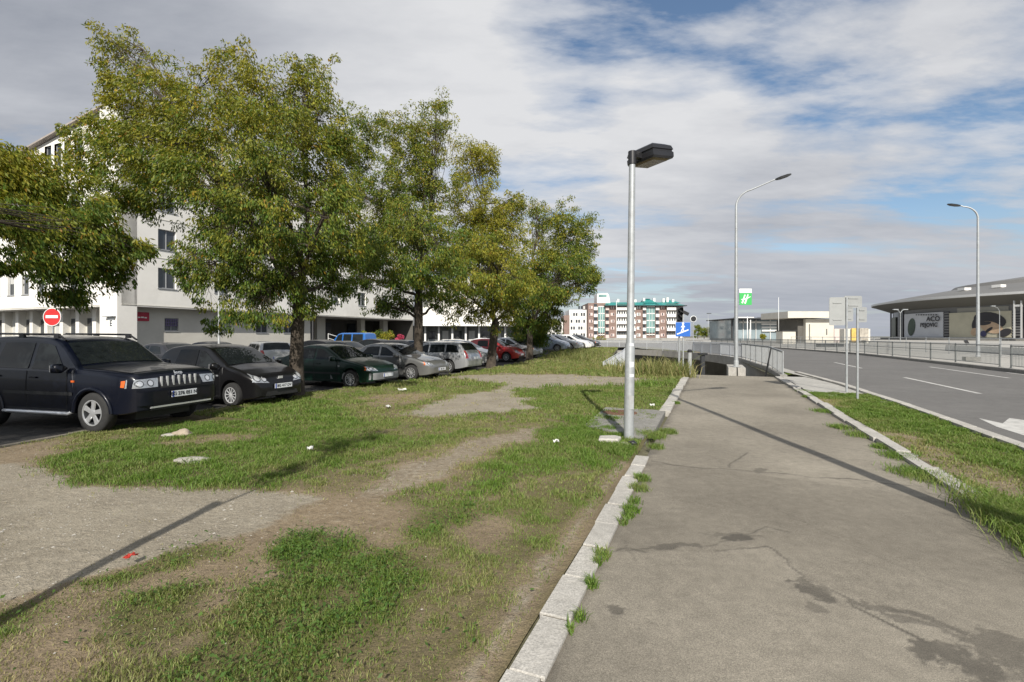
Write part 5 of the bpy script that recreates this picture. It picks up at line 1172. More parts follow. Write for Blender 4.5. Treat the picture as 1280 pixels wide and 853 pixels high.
T2 = [bl(470, 165, Y2, 32, 40, 38, .6, .0), bl(512, 170, Y2, 44, 44, 46, -.4, .1), bl(540, 215, Y2, 34, 56, 46, .4, .1), bl(480, 235, Y2, 48, 50, 52, -.8, -.05), bl(530, 285, Y2, 48, 48, 50, -1.2, -.05), bl(470, 305, Y2, 40, 44, 46, 0, -.15), bl(555, 325, Y2, 38, 44, 44, .5, -.05), bl(505, 350, Y2, 42, 34, 44, -1.4, -.12), bl(450, 355, Y2, 24, 24, 28, .4, -.2), bl(440, 225, Y2, 22, 44, 34, 1.0, -.1), bl(478, 385, Y2, 22, 14, 22, -.4, -.15), bl(555, 378, Y2, 26, 16, 26, -.3, -.15), bl(500, 300, Y2, 60, 60, 60, .8, -.1), bl(455, 320, Y2, 32, 44, 40, .8, -.12), bl(510, 230, Y2, 56, 60, 60, .8, 0), bl(448, 185, Y2, 26, 40, 34, .8, .0), bl(495, 380, Y2, 40, 20, 34, .8, -.15), bl(540, 360, Y2, 36, 26, 34, -.6, -.15), bl(522, 335, 18.3, 52, 26, 44, 0, -.1), bl(475, 320, 18.5, 44, 28, 44, 0, -.08), bl(562, 325, 18.6, 36, 28, 40, 0, -.05), bl(520, 280, 18.4, 56, 30, 50, 0, .0), bl(545, 150, Y2, 30, 34, 36, .4, .05)]
tree('dense tree second along the row, straight trunk behind the grey saloon', (wp(523, 420, Y2).x, Y2, -.02), 3.6, .20, T2, 92000, .12, .28, 33)
Y3 = 26.5
T3 = [bl(588, 200, Y3, 34, 36, 38, .4, .3), bl(610, 205, Y3, 18, 36, 30, .8, .25), bl(585, 260, Y3, 40, 40, 42, -.3, .2), bl(625, 285, Y3, 36, 42, 40, .3, .15), bl(598, 325, Y3, 44, 44, 46, -.8, .15), bl(640, 345, Y3, 32, 44, 40, .1, .12), bl(578, 372, Y3, 30, 30, 34, -1.0, .1), bl(618, 378, Y3, 26, 30, 30, -.9, .2), bl(645, 262, Y3, 22, 24, 28, 1.0, .05), bl(605, 300, Y3, 50, 60, 60, .8, .1), bl(590, 395, Y3, 22, 14, 20, -.5, .1), bl(640, 390, Y3, 24, 24, 28, .6, -.05), bl(570, 330, Y3, 26, 40, 34, .3, .1), bl(605, 355, 22.8, 44, 24, 40, 0, .1), bl(645, 360, 23.2, 30, 26, 34, 0, .0), bl(615, 310, 23, 42, 26, 40, 0, .12)]
tree('yellowest tree of the row with a leaning forked trunk above the white car', (wp(614, 420, Y3).x, Y3, 0), 2.5, .24, T3, 72000, .135, .44, 34, (.25, 0))
Y4 = 33.0
T4 = [bl(675, 272, Y4, 24, 26, 26, .4, .1), bl(708, 282, Y4, 32, 32, 34, -.3, .02), bl(732, 300, Y4, 20, 34, 28, .2, -.05), bl(680, 320, Y4, 36, 32, 38, -.8, .1), bl(722, 345, Y4, 28, 24, 30, .2, -.08), bl(690, 365, Y4, 38, 24, 38, -.8, .12), bl(660, 350, Y4, 26, 32, 34, -.2, .1), bl(686, 392, Y4, 22, 14, 22, -.3, 0), bl(738, 352, Y4, 16, 22, 22, -.2, -.02), bl(650, 385, Y4, 26, 24, 28, .4, -.05), bl(700, 325, Y4, 46, 50, 50, .8, 0), bl(675, 360, Y4, 40, 44, 44, .8, 0), bl(660, 400, Y4, 24, 18, 24, -.2, -.1), bl(685, 405, Y4, 24, 14, 24, .3, -.05), bl(685, 366, 29.4, 36, 18, 36, 0, .02), bl(712, 335, 29.6, 26, 20, 32, 0, 0)]
tree('farthest tree of the row, rounded crown beside the far apartment block', (wp(662, 420, Y4).x, Y4, .02), 2.2, .22, T4, 64000, .155, .26, 35)
Yb = 35.5
tree('dark leafy bush under the farthest tree of the row', (wp(660, 420, Yb).x, Yb, .1), .5, .10, [bl(655, 408, Yb, 26, 20, 24, 0), bl(668, 425, Yb, 22, 18, 22, 0), bl(650, 428, Yb, 18, 14, 18, 0), bl(676, 412, Yb, 18, 14, 18, 0)], 9000, .17, -.25, 36, group=None, name='bush')
bpy.data.objects[[o.name for o in bpy.data.objects if o.name.startswith('bush')][0]]['category'] = 'bush'
# slender young tree behind the left of the viewpoint: its thin shadow lies on the bare gravel
def off(x, y, z, a, b_, c): return (x, y, z, a, b_, c, .1)
tree('slender young tree whose forked shadow lies on the bare gravel', (-3.12, .75, 0), 2.9, .062, [off(-2.98, 1.1, 3.6, .24, .24, .34), off(-2.72, 1.3, 4.3, .28, .28, .42), off(-2.5, 1.2, 5.0, .24, .24, .4), off(-2.85, .9, 4.8, .2, .2, .3)], 700, .12, .3, 37, (.05, .1), None, 40)
YH = 47.0
for (px, py, rx, ry, lab, sd) in ((462, 421, 13, 8, 'bright green bush right of the blue van', 41), (480, 421, 9, 7, 'smaller bright green bush left of the second tree trunk', 42)):
    t = tree(lab, (wp(px, 420, YH).x, YH, 0), .5, .06, [bl(px, py-2, YH, rx, ry, rx), bl(px-4, py+4, YH, rx, ry, rx), bl(px+5, py+3, YH, rx*.9, ry, rx)], 2600, .20, .55, sd, group='bushes before the white building', name='bush', twigs=False); t['category'] = 'bush'
t = tree('small pink flowering shrub before the white building', (wp(501, 420, 50).x, 50, 0), .5, .05, [bl(501, 420, 50, 3.4, 2.6, 3), bl(500, 424, 50, 4, 3, 3)], 700, .18, .2, 43, group=None, name='flowering_shrub', twigs=False); t['category'] = 'shrub'
cr = [c for c in t.children if c.name.startswith('crown')][0]
a = cr.data.attributes['leafcol']; n = len(cr.data.vertices); c_ = np.tile(np.array([.55, .08, .16, 1], np.float32), (n, 1))*np.repeat(np.random.default_rng(2).uniform(.7, 1.2, n//4), 4)[:, None].astype(np.float32); a.data.foreach_set('color', c_.ravel())
# far trees beyond the junction
for i, (px, Y, h, w) in enumerate(((872, 250, 8.5, 4), (880, 240, 6.5, 5), (889, 235, 9.5, 4.5), (897, 245, 8.0, 5), (905, 255, 5.5, 5), (914, 245, 6.5, 4), (1000, 150, 3.4, 2.2), (953, 140, 3.0, 1.6))):
    x = wp(px, 420, Y).x
    lab = ['tall narrow far tree next to the apartment block', 'low rounded far tree left of the tallest one', 'tallest of the far trees between the apartments and the glass hall', 'full far tree right of the tallest one', 'low far tree before the pale hut', 'far tree touching the glass hall', 'small tree before the glass hall beside the stone entrance', 'small yellow-green tree before the middle of the glass hall'][i]
    tree(lab, (x, Y, 0), h*.25, .18, [(x, Y, h*.62, w*.5, w*.5, h*.38, 0), (x-w*.3, Y-.4, h*.45, w*.4, w*.4, h*.25, 0), (x+w*.3, Y+.3, h*.5, w*.4, w*.4, h*.28, 0)], 1800, .6 if Y > 200 else .3, .3 if i != 7 else .7, 60+i, group='small trees far beyond the junction', name='far_tree', twigs=False)
# ------------------------------------------------------------------ buildings
M_render = pmat('white_facade_panels', (.80, .78, .73), rough=.85, var=.05, scale=.6, dirt=((.50, .48, .43), .5))
M_render2 = pmat('cream_ground_floor', (.58, .56, .50), rough=.85, var=.06, scale=.8, dirt=((.42, .40, .35), .5))
M_bglass = pmat('window_glass', (.035, .042, .05), rough=.06, var=.3, spec=.8, scale=.8)
M_frame = pmat('window_frame_grey', (.32, .33, .34), rough=.5, var=.08); M_shut = pmat('roller_shutter', (.50, .50, .48), rough=.7, var=.08, scale=3)
M_darkin = pmat('dark_porch_interior', (.10, .095, .085), rough=.9, var=.2, scale=.6)
M_roofb = pmat('brown_roof_edge', (.34, .30, .27), rough=.8, var=.2)
def wall_holes(B, org, u, w, h, holes, depth, nrm):
    """upright wall rectangle with openings and their reveals. holes: (u0,u1,z0,z1)"""
    org = Vector(org); u = Vector(u); nrm = Vector(nrm); Z = Vector((0, 0, 1))
    us = sorted({0, w}|{q for k in holes for q in k[:2]}); zs = sorted({0, h}|{q for k in holes for q in k[2:]})
    P = lambda a, z, d=0: org+u*a+Z*z-nrm*d
    for i in range(len(us)-1):
        for j in range(len(zs)-1):
            cu, cz = (us[i]+us[i+1])/2, (zs[j]+zs[j+1])/2
            if any(k[0] < cu < k[1] and k[2] < cz < k[3] for k in holes): continue
            B.add([P(us[i], zs[j]), P(us[i+1], zs[j]), P(us[i+1], zs[j+1]), P(us[i], zs[j+1])], [(0,1,2,3)])
    for (a, b, c, d) in holes:
        q = [(a, c), (b, c), (b, d), (a, d)]
        for k in range(4):
            e, f = q[k], q[(k+1) % 4]; B.add([P(*e), P(*f), P(*f, depth), P(*e, depth)], [(0,1,2,3)])
def window(parent, org, u, nrm, hole, depth, mull=1, shutter=0.0, mf=None, rail=False):
    org = Vector(org); u = Vector(u); nrm = Vector(nrm); Z = Vector((0, 0, 1)); a, b, c, d = hole; fw = .06
    P = lambda x, z, dd: org+u*x+Z*z-nrm*dd
    B = MB()
    def bar(x0, x1, z0, z1, d0=depth-.07, d1=depth-.005):
        B.add([P(x, z, q) for q in (d0, d1) for (x, z) in ((x0, z0), (x1, z0), (x1, z1), (x0, z1))], [(0,1,2,3), (7,6,5,4), (0,4,5,1), (1,5,6,2), (2,6,7,3), (3,7,4,0)])
    bar(a, b, c, c+fw); bar(a, b, d-fw, d); bar(a, a+fw, c+fw, d-fw); bar(b-fw, b, c+fw, d-fw)
    for k in range(mull): x = a+(b-a)*(k+1)/(mull+1); bar(x-.03, x+.03, c+fw, d-fw)
    w = B.build('window', mf or M_frame, parent)
    B = MB(); B.add([P(a+fw, c+fw, depth-.03), P(b-fw, c+fw, depth-.03), P(b-fw, d-fw, depth-.03), P(a+fw, d-fw, depth-.03)], [(0,1,2,3)]); B.build('pane', M_bglass, w)
    if shutter:
        B = MB(); z0 = d-fw-(d-c-2*fw)*shutter; B.add([P(a+fw, z0, depth-.05), P(b-fw, z0, depth-.05), P(b-fw, d-fw, depth-.05), P(a+fw, d-fw, depth-.05)], [(0,1,2,3)]); B.build('shutter', M_shut, w)
    B = MB(); B.add([P(x, z, q) for q in (-.06, depth-.02) for (x, z) in ((a-.05, c-.05), (b+.05, c-.05), (b+.05, c), (a-.05, c))], [(0,1,2,3), (7,6,5,4), (0,4,5,1), (1,5,6,2), (2,6,7,3), (3,7,4,0)]); B.build('sill', M_frame, w)
    return w
rb = random.Random(4)
wb = thing('white_office_building', 'long white five-storey building with an overhanging upper part behind the big trees', 'building', PO(-36.1, 19.8, -.04), -A)
FZ = 3.74; LEN = 34.0; DEP = 24.0; sl = .155
# long front: upper storeys
Bu = MB(); holes = []
for fl_ in range(4):
    for k in range(8):
        if k == 7 and fl_ > 2: continue
        y0 = 2.3+4.2*k; zc = 5.84+2.76*fl_; holes.append((y0, y0+1.25, zc-.72-FZ, zc+.72-FZ))
wall_holes(Bu, (0, 0, FZ), (0, 1, 0), LEN, 17.3-FZ, holes, .2, (1, 0, 0))
# end wall: upper storeys
eh = []
for fl_ in range(3):
    for k in range(7): x0 = 3.2+2.05*k; zc = 5.6+2.85*fl_; eh.append((x0, x0+.95, zc-.75-FZ, zc+.75-FZ))
for k in range(4): x0 = 2.6+1.25*k; eh.append((x0, x0+.85, 14.0-FZ, 15.6-FZ))
ZT = lambda k: 17.3-sl*k
wall_holes(Bu, (-1.9, 0, FZ), (-1, 0, 0), DEP-1.9, ZT(DEP)-.3-FZ, [h for h in eh if h[3] < ZT(DEP)-.3-FZ-.01], .2, (0, -1, 0))
hs = [h for h in eh if h[3] >= ZT(DEP)-.3-FZ-.01]
z0_ = ZT(DEP)-.3
xs_ = [0]+sorted({q for h in hs for q in h[:2]})+[DEP-1.9]
for i in range(len(xs_)-1):
    a, b = xs_[i], xs_[i+1]; hit = [h for h in hs if abs(h[0]-a) < 1e-6]
    zb_ = z0_ if not hit else 15.6
    Bu.add([(-1.9-a, 0, zb_), (-1.9-b, 0, zb_), (-1.9-b, 0, ZT(1.9+b)), (-1.9-a, 0, ZT(1.9+a))], [(0,1,2,3)])
# soffit, back and far end
Bu.add([(0, 0, FZ), (0, LEN, FZ), (-DEP, LEN, FZ), (-DEP, 0, FZ)], [(0,1,2,3)]); Bu.add([(0, LEN, FZ), (-DEP, LEN, FZ), (-DEP, LEN, ZT(DEP)), (0, LEN, 17.3)], [(0,1,2,3)])
Bu.add([(-DEP, 0, FZ), (-DEP, LEN, FZ), (-DEP, LEN, ZT(DEP)), (-DEP, 0, ZT(DEP))], [(0,1,2,3)])
# shallow panel joints as thin ribs
wl = Bu.build('upper_wall', M_render, wb, recalc=False)
B = MB()
for zz in (FZ+.1, 7.25, 10.0, 12.75): B.box((.012, LEN/2, zz), (.024, LEN, .05)); B.box((-1.9-(DEP-1.9)/2, -.012, zz), (DEP-1.9, .024, .05))
B.build('string_course', M_render2, wb)
B = MB(); B.add([(x, y, z) for y in (-.35, LEN+.3) for (x, z) in ((.25, 17.37), (-DEP-.4, ZT(DEP+.4)), (-DEP-.4, ZT(DEP+.4)+.12), (.25, 17.49))], [(0,1,2,3), (7,6,5,4), (0,4,5,1), (1,5,6,2), (2,6,7,3), (3,7,4,0)]); B.build('roof', M_roofb, wb)
for h in holes: window(wb, (0, 0, FZ), (0, 1, 0), (1, 0, 0), h, .2, 1, rb.choice((0, 0, .3, .55, 1)))
for h in eh: window(wb, (-1.9, 0, FZ), (-1, 0, 0), (0, -1, 0), h, .2, 0 if h[2] < 8 else 0, rb.choice((0, 0, .4)))
B = MB(); B.box((-.95, .35, 8.6), (1.9, 1.2, 17.2)); B.build('corner_pier', M_render, wb)
B = MB(); B.box((-2.02, -.06, 8), (.10, .10, 15.8)); B.build('downpipe', M_frame, wb)
B = MB(); B.box((-.62, -.262, 2.55), (.62, .02, .8)); e = B.build('entrance_plaque', M_signw, wb); text('E', .55, (-.62, -.276, 2.55), (R(90), 0, 0), M_ink, e, bold=.01)
B = MB(); B.box((-.6, -.40, 3.02), (1.0, .28, .05)); B.build('plaque_canopy', M_frame, wb)
# recessed ground floor on the long front
Bg = MB(); gh = [(3.3, 4.3, 2.1, 3.05), (6.6, 8.6, 2.1, 2.95), (11, 12.2, 2.0, 3.0), (14, 15.2, 2.0, 3.0)]
wall_holes(Bg, (-.9, .95, 0), (0, 1, 0), 16.3, FZ, [(a-.95, b-.95, c, d) for a, b, c, d in gh], .15, (1, 0, 0))
Bg.add([(-.9, 17.25, 0), (-7, 17.25, 0), (-7, 17.25, FZ), (-.9, 17.25, FZ)], [(0,1,2,3)])
# recessed ground floor on the end
Bg.add([(-1.9, 1.7, 0), (-DEP, 1.7, 0), (-DEP, 1.7, FZ), (-1.9, 1.7, FZ)], [(0,1,2,3)])
Bg.build('ground_floor_wall', M_render2, wb, recalc=False)
for k, h in enumerate(gh): window(wb, (-.9, 0, 0), (0, 1, 0), (1, 0, 0), h, .15, 1, 0 if k != 1 else 1)
B = MB()
for j in range(6): B.box((-.885, 3.3+.12+.15*j, 2.72), (.03, .05, .55))
for j in range(3): B.box((-.88, 3.8, 2.5+.22*j), (.03, .9, .04))
B.build('window_bars', pmat('violet_bars', (.12, .09, .20), rough=.6, var=.1), wb)
for k in range(9):
    B = MB(); B.box((-3.4-2.1*k, 1.5, FZ/2-.01), (.45, .5, FZ-.02)); B.build('pilaster', M_render, wb)
    B = MB(); B.box((-4.45-2.1*k, 1.66, 1.9), (1.1, .06, 2.3)); B.build('shop_door', M_bglass if k % 3 else M_shut, wb)
# dark porch with columns
B = MB(); B.add([(-6.5, 17.25, 0), (-6.5, LEN, 0), (-6.5, LEN, FZ), (-6.5, 17.25, FZ)], [(0,1,2,3)]); B.add([(-6.5, 17.25, .35), (-.5, 17.25, .35), (-.5, LEN, .35), (-6.5, LEN, .35)], [(0,1,2,3)]); B.add([(-.5, 17.25, 0), (-.5, LEN, 0), (-.5, LEN, .35), (-.5, 17.25, .35)], [(0,1,2,3)])
B.add([(-.05, LEN, 0), (-7, LEN, 0), (-7, LEN, FZ), (-.05, LEN, FZ)], [(0,1,2,3)]); B.build('porch', M_darkin, wb)
for y, w in ((20.8, 1.2), (27.6, .7), (32.0, .9)): B = MB(); B.box((-3.2, y, FZ/2+.16), (.6, w, FZ-.36)); B.build('column', M_render2, wb)
for y in (23.2, 25.2, 29.6): B = MB(); B.box((-6.4, y, 2.0), (.1, 1.5, 2.6)); B.build('porch_glazing', M_bglass, wb)
sg_ = thing('red_wall_sign', 'red wall sign with faded white lettering on the white building', 'sign', PO(-36.98, 21.25, 3.05), -A)
B = MB(); B.box((0, 0, 0), (.06, 1.55, .62)); B.build('sign_panel', pmat('sign_crimson', (.42, .02, .05), rough=.5, var=.08), sg_)
B = MB()
for (y0, y1, z, h) in ((-.62, -.28, .15, .07), (-.62, -.42, .03, .1), (-.36, -.05, -.04, .10), (.03, .2, -.06, .08), (.24, .42, -.05, .09), (.46, .62, -.07, .08)): B.box((.032, (y0+y1)/2, z), (.008, y1-y0, h))
B.build('faded_lettering', M_signw, sg_)
sr = thing('stair_railing', 'white sloping stair railing beside the dark porch of the white building', 'railing', PO(-35.6, 38.0, 0), -A)
B = MB()
for zz in (.55, 1.0): B.tube([(0, 0, zz+.9), (.6, 3.4, zz)], .04, 8)
for k in range(4): B.tube([(.2*k, 1.13*k, 0), (.2*k, 1.13*k, 1.9-.3*k)], .03, 8)
B.build('handrail', M_white, sr)
# low white pavilion
pv = thing('white_pavilion', 'low white pavilion with slim columns and a deep fascia behind the trees', 'building', (-14.8, 69.5, 0), R(9))
B = MB(); B.box((8.2, 4.5, 4.55), (16.4, 9, 2.6)); B.build('fascia', M_render, pv)
B = MB(); B.box((8.2, .35, 3.2), (17.0, 2.2, .16)); B.build('canopy', M_white, pv)
B = MB(); B.box((8.2, 5, 1.6), (15.6, 6, 3.1)); B.build('glazed_wall', pmat('pavilion_glass', (.16, .17, .17), rough=.12, var=.45, scale=.9), pv)
for k in range(9): B = MB(); B.box((.3+1.97*k, .9, 1.56), (.26, .26, 3.1)); B.build('column', M_white, pv)
for k in range(8): B = MB(); B.box((1.28+1.97*k, 1.96, 1.5), (.9, .06, 1.9)); B.build('window', M_bglass if k % 2 else M_shut, pv)
B = MB(); B.box((6, 7, 8.2), (9, 6, 4.7)); B.build('upper_storey', M_render2, pv)

# no entry sign and lot lamps
ns = Vector((wp(67, 420, 17.5).x, 17.5, -.04)); t = post_sign(ns, 2.74, .03, 'round red no entry sign on a thin pole behind the navy off-road car')
B = MB(); B.lathe([(0, -.045), (.30, -.045), (.30, -.02), (0, -.02)], 32, 'Y', (0, 0, 2.42)); B.build('sign_disc', pmat('sign_red', (.55, .03, .03), rough=.4, var=.08), t)
B = MB(); B.lathe([(.305, -.05), (.325, -.05), (.325, -.02), (.305, -.02)], 32, 'Y', (0, 0, 2.42)); B.build('sign_rim', M_signw, t)
B = MB(); B.box((0, -.05, 2.43), (.44, .02, .10)); B.build('white_bar', M_signw, t)
def lot_lamp(px, Y, top, label, head=True):
    b_ = Vector((wp(px, 420, Y).x, Y, -.04)); t = thing('car_park_lamp', label, 'lamp post', b_); H = CAM_Z+(420-top)/F*Y+.04
    B = MB(); B.tube([(0, 0, 0), (0, 0, 1.3), (0, 0, 1.35), (0, 0, H)], [.075, .07, .05, .045], 10); B.build('pole', M_galv2 if head else M_black, t, True, 40)
    if head:
        B = MB(); B.lathe([(.05, H-.05), (.28, H+.05), (.30, H+.16), (.16, H+.3), (.02, H+.34)], 16, 'Z', cap=True); B.build('lamp_head', M_black, t, True, 40)
lot_lamp(274, 22, 296, 'grey lamp post in the car park before the white building'); lot_lamp(391, 30, 352, 'thin black lamp post just right of the big tree trunk', False)

# ------------------------------------------------------------------ far apartment block
ap = thing('apartment_building', 'brown and white apartment block with a teal roof and a white stair tower', 'building', (0, 190, 0))
YA = 190.0
def AX(px): return (px-640)/F*YA
def AZ(py): return CAM_Z+(420-py)/F*YA
M_brown = pmat('brown_brick', (.215, .15, .128), rough=.9, var=.12, scale=.8); M_aw = pmat('apartment_white', (.72, .71, .68), rough=.8, var=.06, scale=.5); M_teal = pmat('teal_roof_metal', (.02, .22, .20), rough=.5, var=.12, scale=.3)
M_tglass = pmat('teal_glass', (.17, .29, .28), rough=.2, var=.25, scale=.6); M_pinkw = pmat('pinkish_panel', (.60, .48, .45), rough=.8, var=.1)
B = MB(); B.box(((AX(757)+AX(848))/2, 7.5, AZ(383)/2), (AX(848)-AX(757), 15, AZ(383))); B.box(((AX(735)+AX(757))/2, 7.6, AZ(379)/2), (AX(757)-AX(735), 15, AZ(379))); B.build('wall', M_brown, ap)
B = MB(); B.box(((AX(848)+AX(857))/2, 10, AZ(385)/2), (AX(857)-AX(848), 16, AZ(385))); B.build('side_wing', M_aw, ap)
B = MB(); B.box((AX(709.5), 9, AZ(394)/2), (AX(713)-AX(706), 12, AZ(394))); B.build('brown_pier', M_brown, ap)
B = MB(); B.box(((AX(713)+AX(735))/2-.1, 11, AZ(387)/2), (AX(735)-AX(713), 16, AZ(387))); B.build('left_wing', M_aw, ap)
B = MB(); B.box(((AX(676)+AX(706))/2, 14, AZ(402)/2), (AX(706)-AX(676), 14, AZ(402))); B.build('low_wing', M_aw, ap)
B = MB()
x0, x1 = AX(755), AX(856); zt = AZ(383)
def roofpart(x0, x1, y0, y1, z0, z1, inx, m=M_teal, name='roof'):
    B = MB(); B.add([(x0, y0, z0), (x1, y0, z0), (x1, y1, z0), (x0, y1, z0), (x0+inx*.3, y0+4.5, z1), (x1-inx, y0+4.5, z1), (x1-inx, y1-4, z1), (x0+inx*.3, y1-4, z1)], [(3,2,1,0), (4,5,6,7), (0,1,5,4), (1,2,6,5), (2,3,7,6), (3,0,4,7)]); return B.build(name, m, ap)
roofpart(x0, x1, -1.3, 17, zt+.25, AZ(377.5), 5)
B = MB(); B.box(((x0+x1)/2, 7, zt+.1), (x1-x0+.4, 17.8, .3)); B.build('eaves', M_black, ap)
roofpart(AX(806), AX(823), 1.5, 9, AZ(378.5), AZ(372.5), 2, name='roof_dormer'); roofpart(AX(835), AX(853), 2, 12, AZ(378.5), AZ(374), 2, name='roof_dormer')
for px, h in ((775, .5), (797, .3), (808, .9), (821, .9), (833, .7), (838, 1.1), (845, .4)): B = MB(); B.box((AX(px), 4, AZ(376)+h/2), (.9, .9, h+.8)); B.build('chimney', M_aw, ap)
B = MB(); tx0, tx1 = AX(757), AX(764.5); B.add([(x, y, z) for y in (2.2, 9) for (x, z) in ((tx0-3, AZ(380)), (tx1, AZ(380)), (tx1-.6, AZ(369)), (tx1-1.2, AZ(366)), (tx0-3, AZ(367)))], [(0,1,2,3,4), (9,8,7,6,5)]+[(i, (i+1) % 5, 5+(i+1) % 5, 5+i) for i in range(5)]); B.build('stair_tower', M_aw, ap)
B = MB(); B.box((tx0-.8, 2.15, AZ(369.5)), (3.2, .1, 1.0)); B.build('window', M_tglass, ap)
def strip_glass(p0, p1, y0, y1): B = MB(); B.box(((AX(p0)+AX(p1))/2, -.25, (AZ(y0)+AZ(y1))/2), (AX(p1)-AX(p0), .5, AZ(y0)-AZ(y1))); return B.build('glazed_bay', M_tglass, ap)
for (p0, p1, y0) in ((747.5, 755.5, 384), (807.5, 818, 384)):
    g = strip_glass(p0, p1, y0, 416)
    for k in range(5): B = MB(); B.box(((AX(p0)+AX(p1))/2, -.52, 2.2+2.75*k), (AX(p1)-AX(p0)-.1, .05, .35)); B.build('glazing_band', M_aw, g)
    B = MB()
    for q in (.33, .66): B.box((AX(p0)+(AX(p1)-AX(p0))*q, -.52, (AZ(y0)+1.6)/2), (.12, .05, AZ(y0)-1.8)); 
    B.build('mullion', M_aw, g)
for k in range(5):                           # storeys
    z = 2.0+2.72*k
    for px, w, m_ in ((738.5, 4.6, M_pinkw), (765.5, 4.6, M_pinkw), (798, 4.6, M_aw), (828, 4.6, M_pinkw)):
        B = MB(); B.box((AX(px), -.04, z), (w/F*YA, .14, 1.15)); w_ = B.build('window', m_, ap); 
        B = MB(); B.box((AX(px)+rb.uniform(-.5, .5), -.115, z), (.45, .02, .95)); B.build('pane', M_bglass, w_)
    for p0, p1, mw in ((742, 746.5, M_aw), (756.5, 761, M_pinkw), (803, 807, M_aw), (819, 823.5, M_aw)):
        B = MB(); B.box(((AX(p0)+AX(p1))/2, -.35, z-.5), (AX(p1)-AX(p0), .7, 1.25)); b_ = B.build('balcony', mw, ap)
        B = MB(); B.box(((AX(p0)+AX(p1))/2, -.04, z+.75), (AX(p1)-AX(p0)-.2, .1, 1.15)); B.build('window', M_bglass, ap)
    for p0, p1 in ((770, 785), (785.5, 794), (832.5, 848)):
        B = MB(); B.box(((AX(p0)+AX(p1))/2, -.55, z-.52), (AX(p1)-AX(p0)-.15, 1.1, 1.2)); B.build('balcony', M_aw, ap)
        B = MB(); B.box(((AX(p0)+AX(p1))/2, .0, z+.72), (AX(p1)-AX(p0)-.15, .12, 1.3)); bk_ = B.build('loggia', M_aw if k in (1, 2, 3) else M_darkin, ap)
        n_ = int((p1-p0)/3)
        for j in range(n_): B = MB(); B.box((AX(p0)+(AX(p1)-AX(p0))*(j+.5)/n_, -.075, z+.66), (.55, .04, 1.05)); B.build('pane', M_bglass, bk_)
    for j in range(6):
        if k < 4 or j > 2: B = MB(); B.box((AX(715.5+3.2*j), 2.94, z+.1), (.7, .1, 1.2)); B.build('window', M_bglass if (j+k) % 3 else M_shut, ap)
    if k < 2:
        for j in range(6): B = MB(); B.box((AX(680+4.6*j), 6.94, z+.1), (.9, .1, 1.2)); B.build('window', M_bglass, ap)
    B = MB(); B.box((AX(853), 1.95, z+.1), (1.2, .1, 1.2)); B.build('window', M_bglass if k % 2 else M_pinkw, ap)
B = MB(); B.box(((AX(735)+AX(850))/2, -6, .35), (AX(850)-AX(735), .4, 1.1)); o = B.build('garden_wall', M_wallc); o.location = (0, 190, 0); tag(o, 'low grey garden wall along the foot of the apartment block', 'wall')
tree('yellow-green hedge at the left foot of the apartment block', (AX(746), 182, 0), .3, .1, [(AX(741), 182, .9, 2.4, .8, .9, .2), (AX(748), 182, .8, 2.4, .8, .8, .3)], 1200, .45, .75, 81, group=None, name='hedge', twigs=False)['category'] = 'hedge'
# thin masts beyond the junction
for i, (px, Y, top, lab) in enumerate(((770.5, 150, 376, 'thin white mast in front of the apartment block'), (885, 170, 392, 'distant street lamp between the apartment block and the glass hall'), (934, 100, 396, 'slim white flagpole left of the glass hall middle'), (938, 100, 400, 'shorter slim white flagpole beside the other flagpole'), (973, 105, 372, 'hair-thin mast rising above the glass hall'))):
    b_ = Vector((wp(px, 420, Y).x, Y, 0)); t = thing('mast' if i != 1 else 'distant_lamp', lab, 'mast' if i != 1 else 'street lamp', b_); H = CAM_Z+(420-top)/F*Y
    B = MB(); B.tube([(0, 0, 0), (0, 0, H)], [.11 if i < 4 else .06, .07 if i < 4 else .04], 8); B.build('pole', M_white if i != 1 else M_galv, t, True)
    if i == 1: B = MB(); B.box((.3, 0, H), (1.6, .3, .22)); B.build('lamp_head', M_dark, t)

# ------------------------------------------------------------------ glass hall and stone entrance
gh_ = thing('glass_hall', 'long low glass hall with white bands and a thin dark roof', 'building', (0, 165, 0)); YG = 165.0
GX = lambda px: (px-640)/F*YG; GZ = lambda py: CAM_Z+(420-py)/F*YG
M_hall = pmat('hall_glass', (.22, .27, .29), rough=.12, var=.3, scale=.15); M_stonec = pmat('cream_stone_cladding', (.58, .55, .48), rough=.8, var=.06, scale=.6, dirt=((.45, .42, .36), .4))
B = MB(); B.box(((GX(915)+GX(1010))/2, 10, GZ(400)/2), (GX(1010)-GX(915), 18, GZ(400))); B.build('glass_wall', M_hall, gh_)
B = MB(); B.box(((GX(912)+GX(1000))/2, 8, GZ(398.8)), (GX(1000)-GX(912), 24, .35)); B.build('roof', M_dark, gh_)
B = MB(); B.box(((GX(925)+GX(1000))/2, .9, GZ(403)), (GX(1000)-GX(925), .5, .55)); B.build('white_band', M_aw, gh_)
for k, (p0, p1, py) in enumerate(((953, 992, 405.5), (953, 995, 409.5), (953, 1000, 413.5))): B = MB(); B.box(((GX(p0)+GX(p1))/2, .7, GZ(py)), (GX(p1)-GX(p0), .8, .55)); B.build('white_band', M_aw, gh_)
for px in (922, 930, 938, 946, 964, 976, 988): B = MB(); B.box((GX(px), .8, GZ(400)/2), (.18, .3, GZ(400))); B.build('mullion', M_aw, gh_)
for px in (914, 918): B = MB(); B.box((GX(px), -.5, GZ(400)/2), (.5, .5, GZ(400))); B.build('column', M_dark, gh_)
for px0, px1 in ((926, 946), (957, 975)): B = MB(); B.box(((GX(px0)+GX(px1))/2, 4, GZ(397.4)), (GX(px1)-GX(px0), 4, .7)); B.build('rooftop_unit', M_aw, gh_)
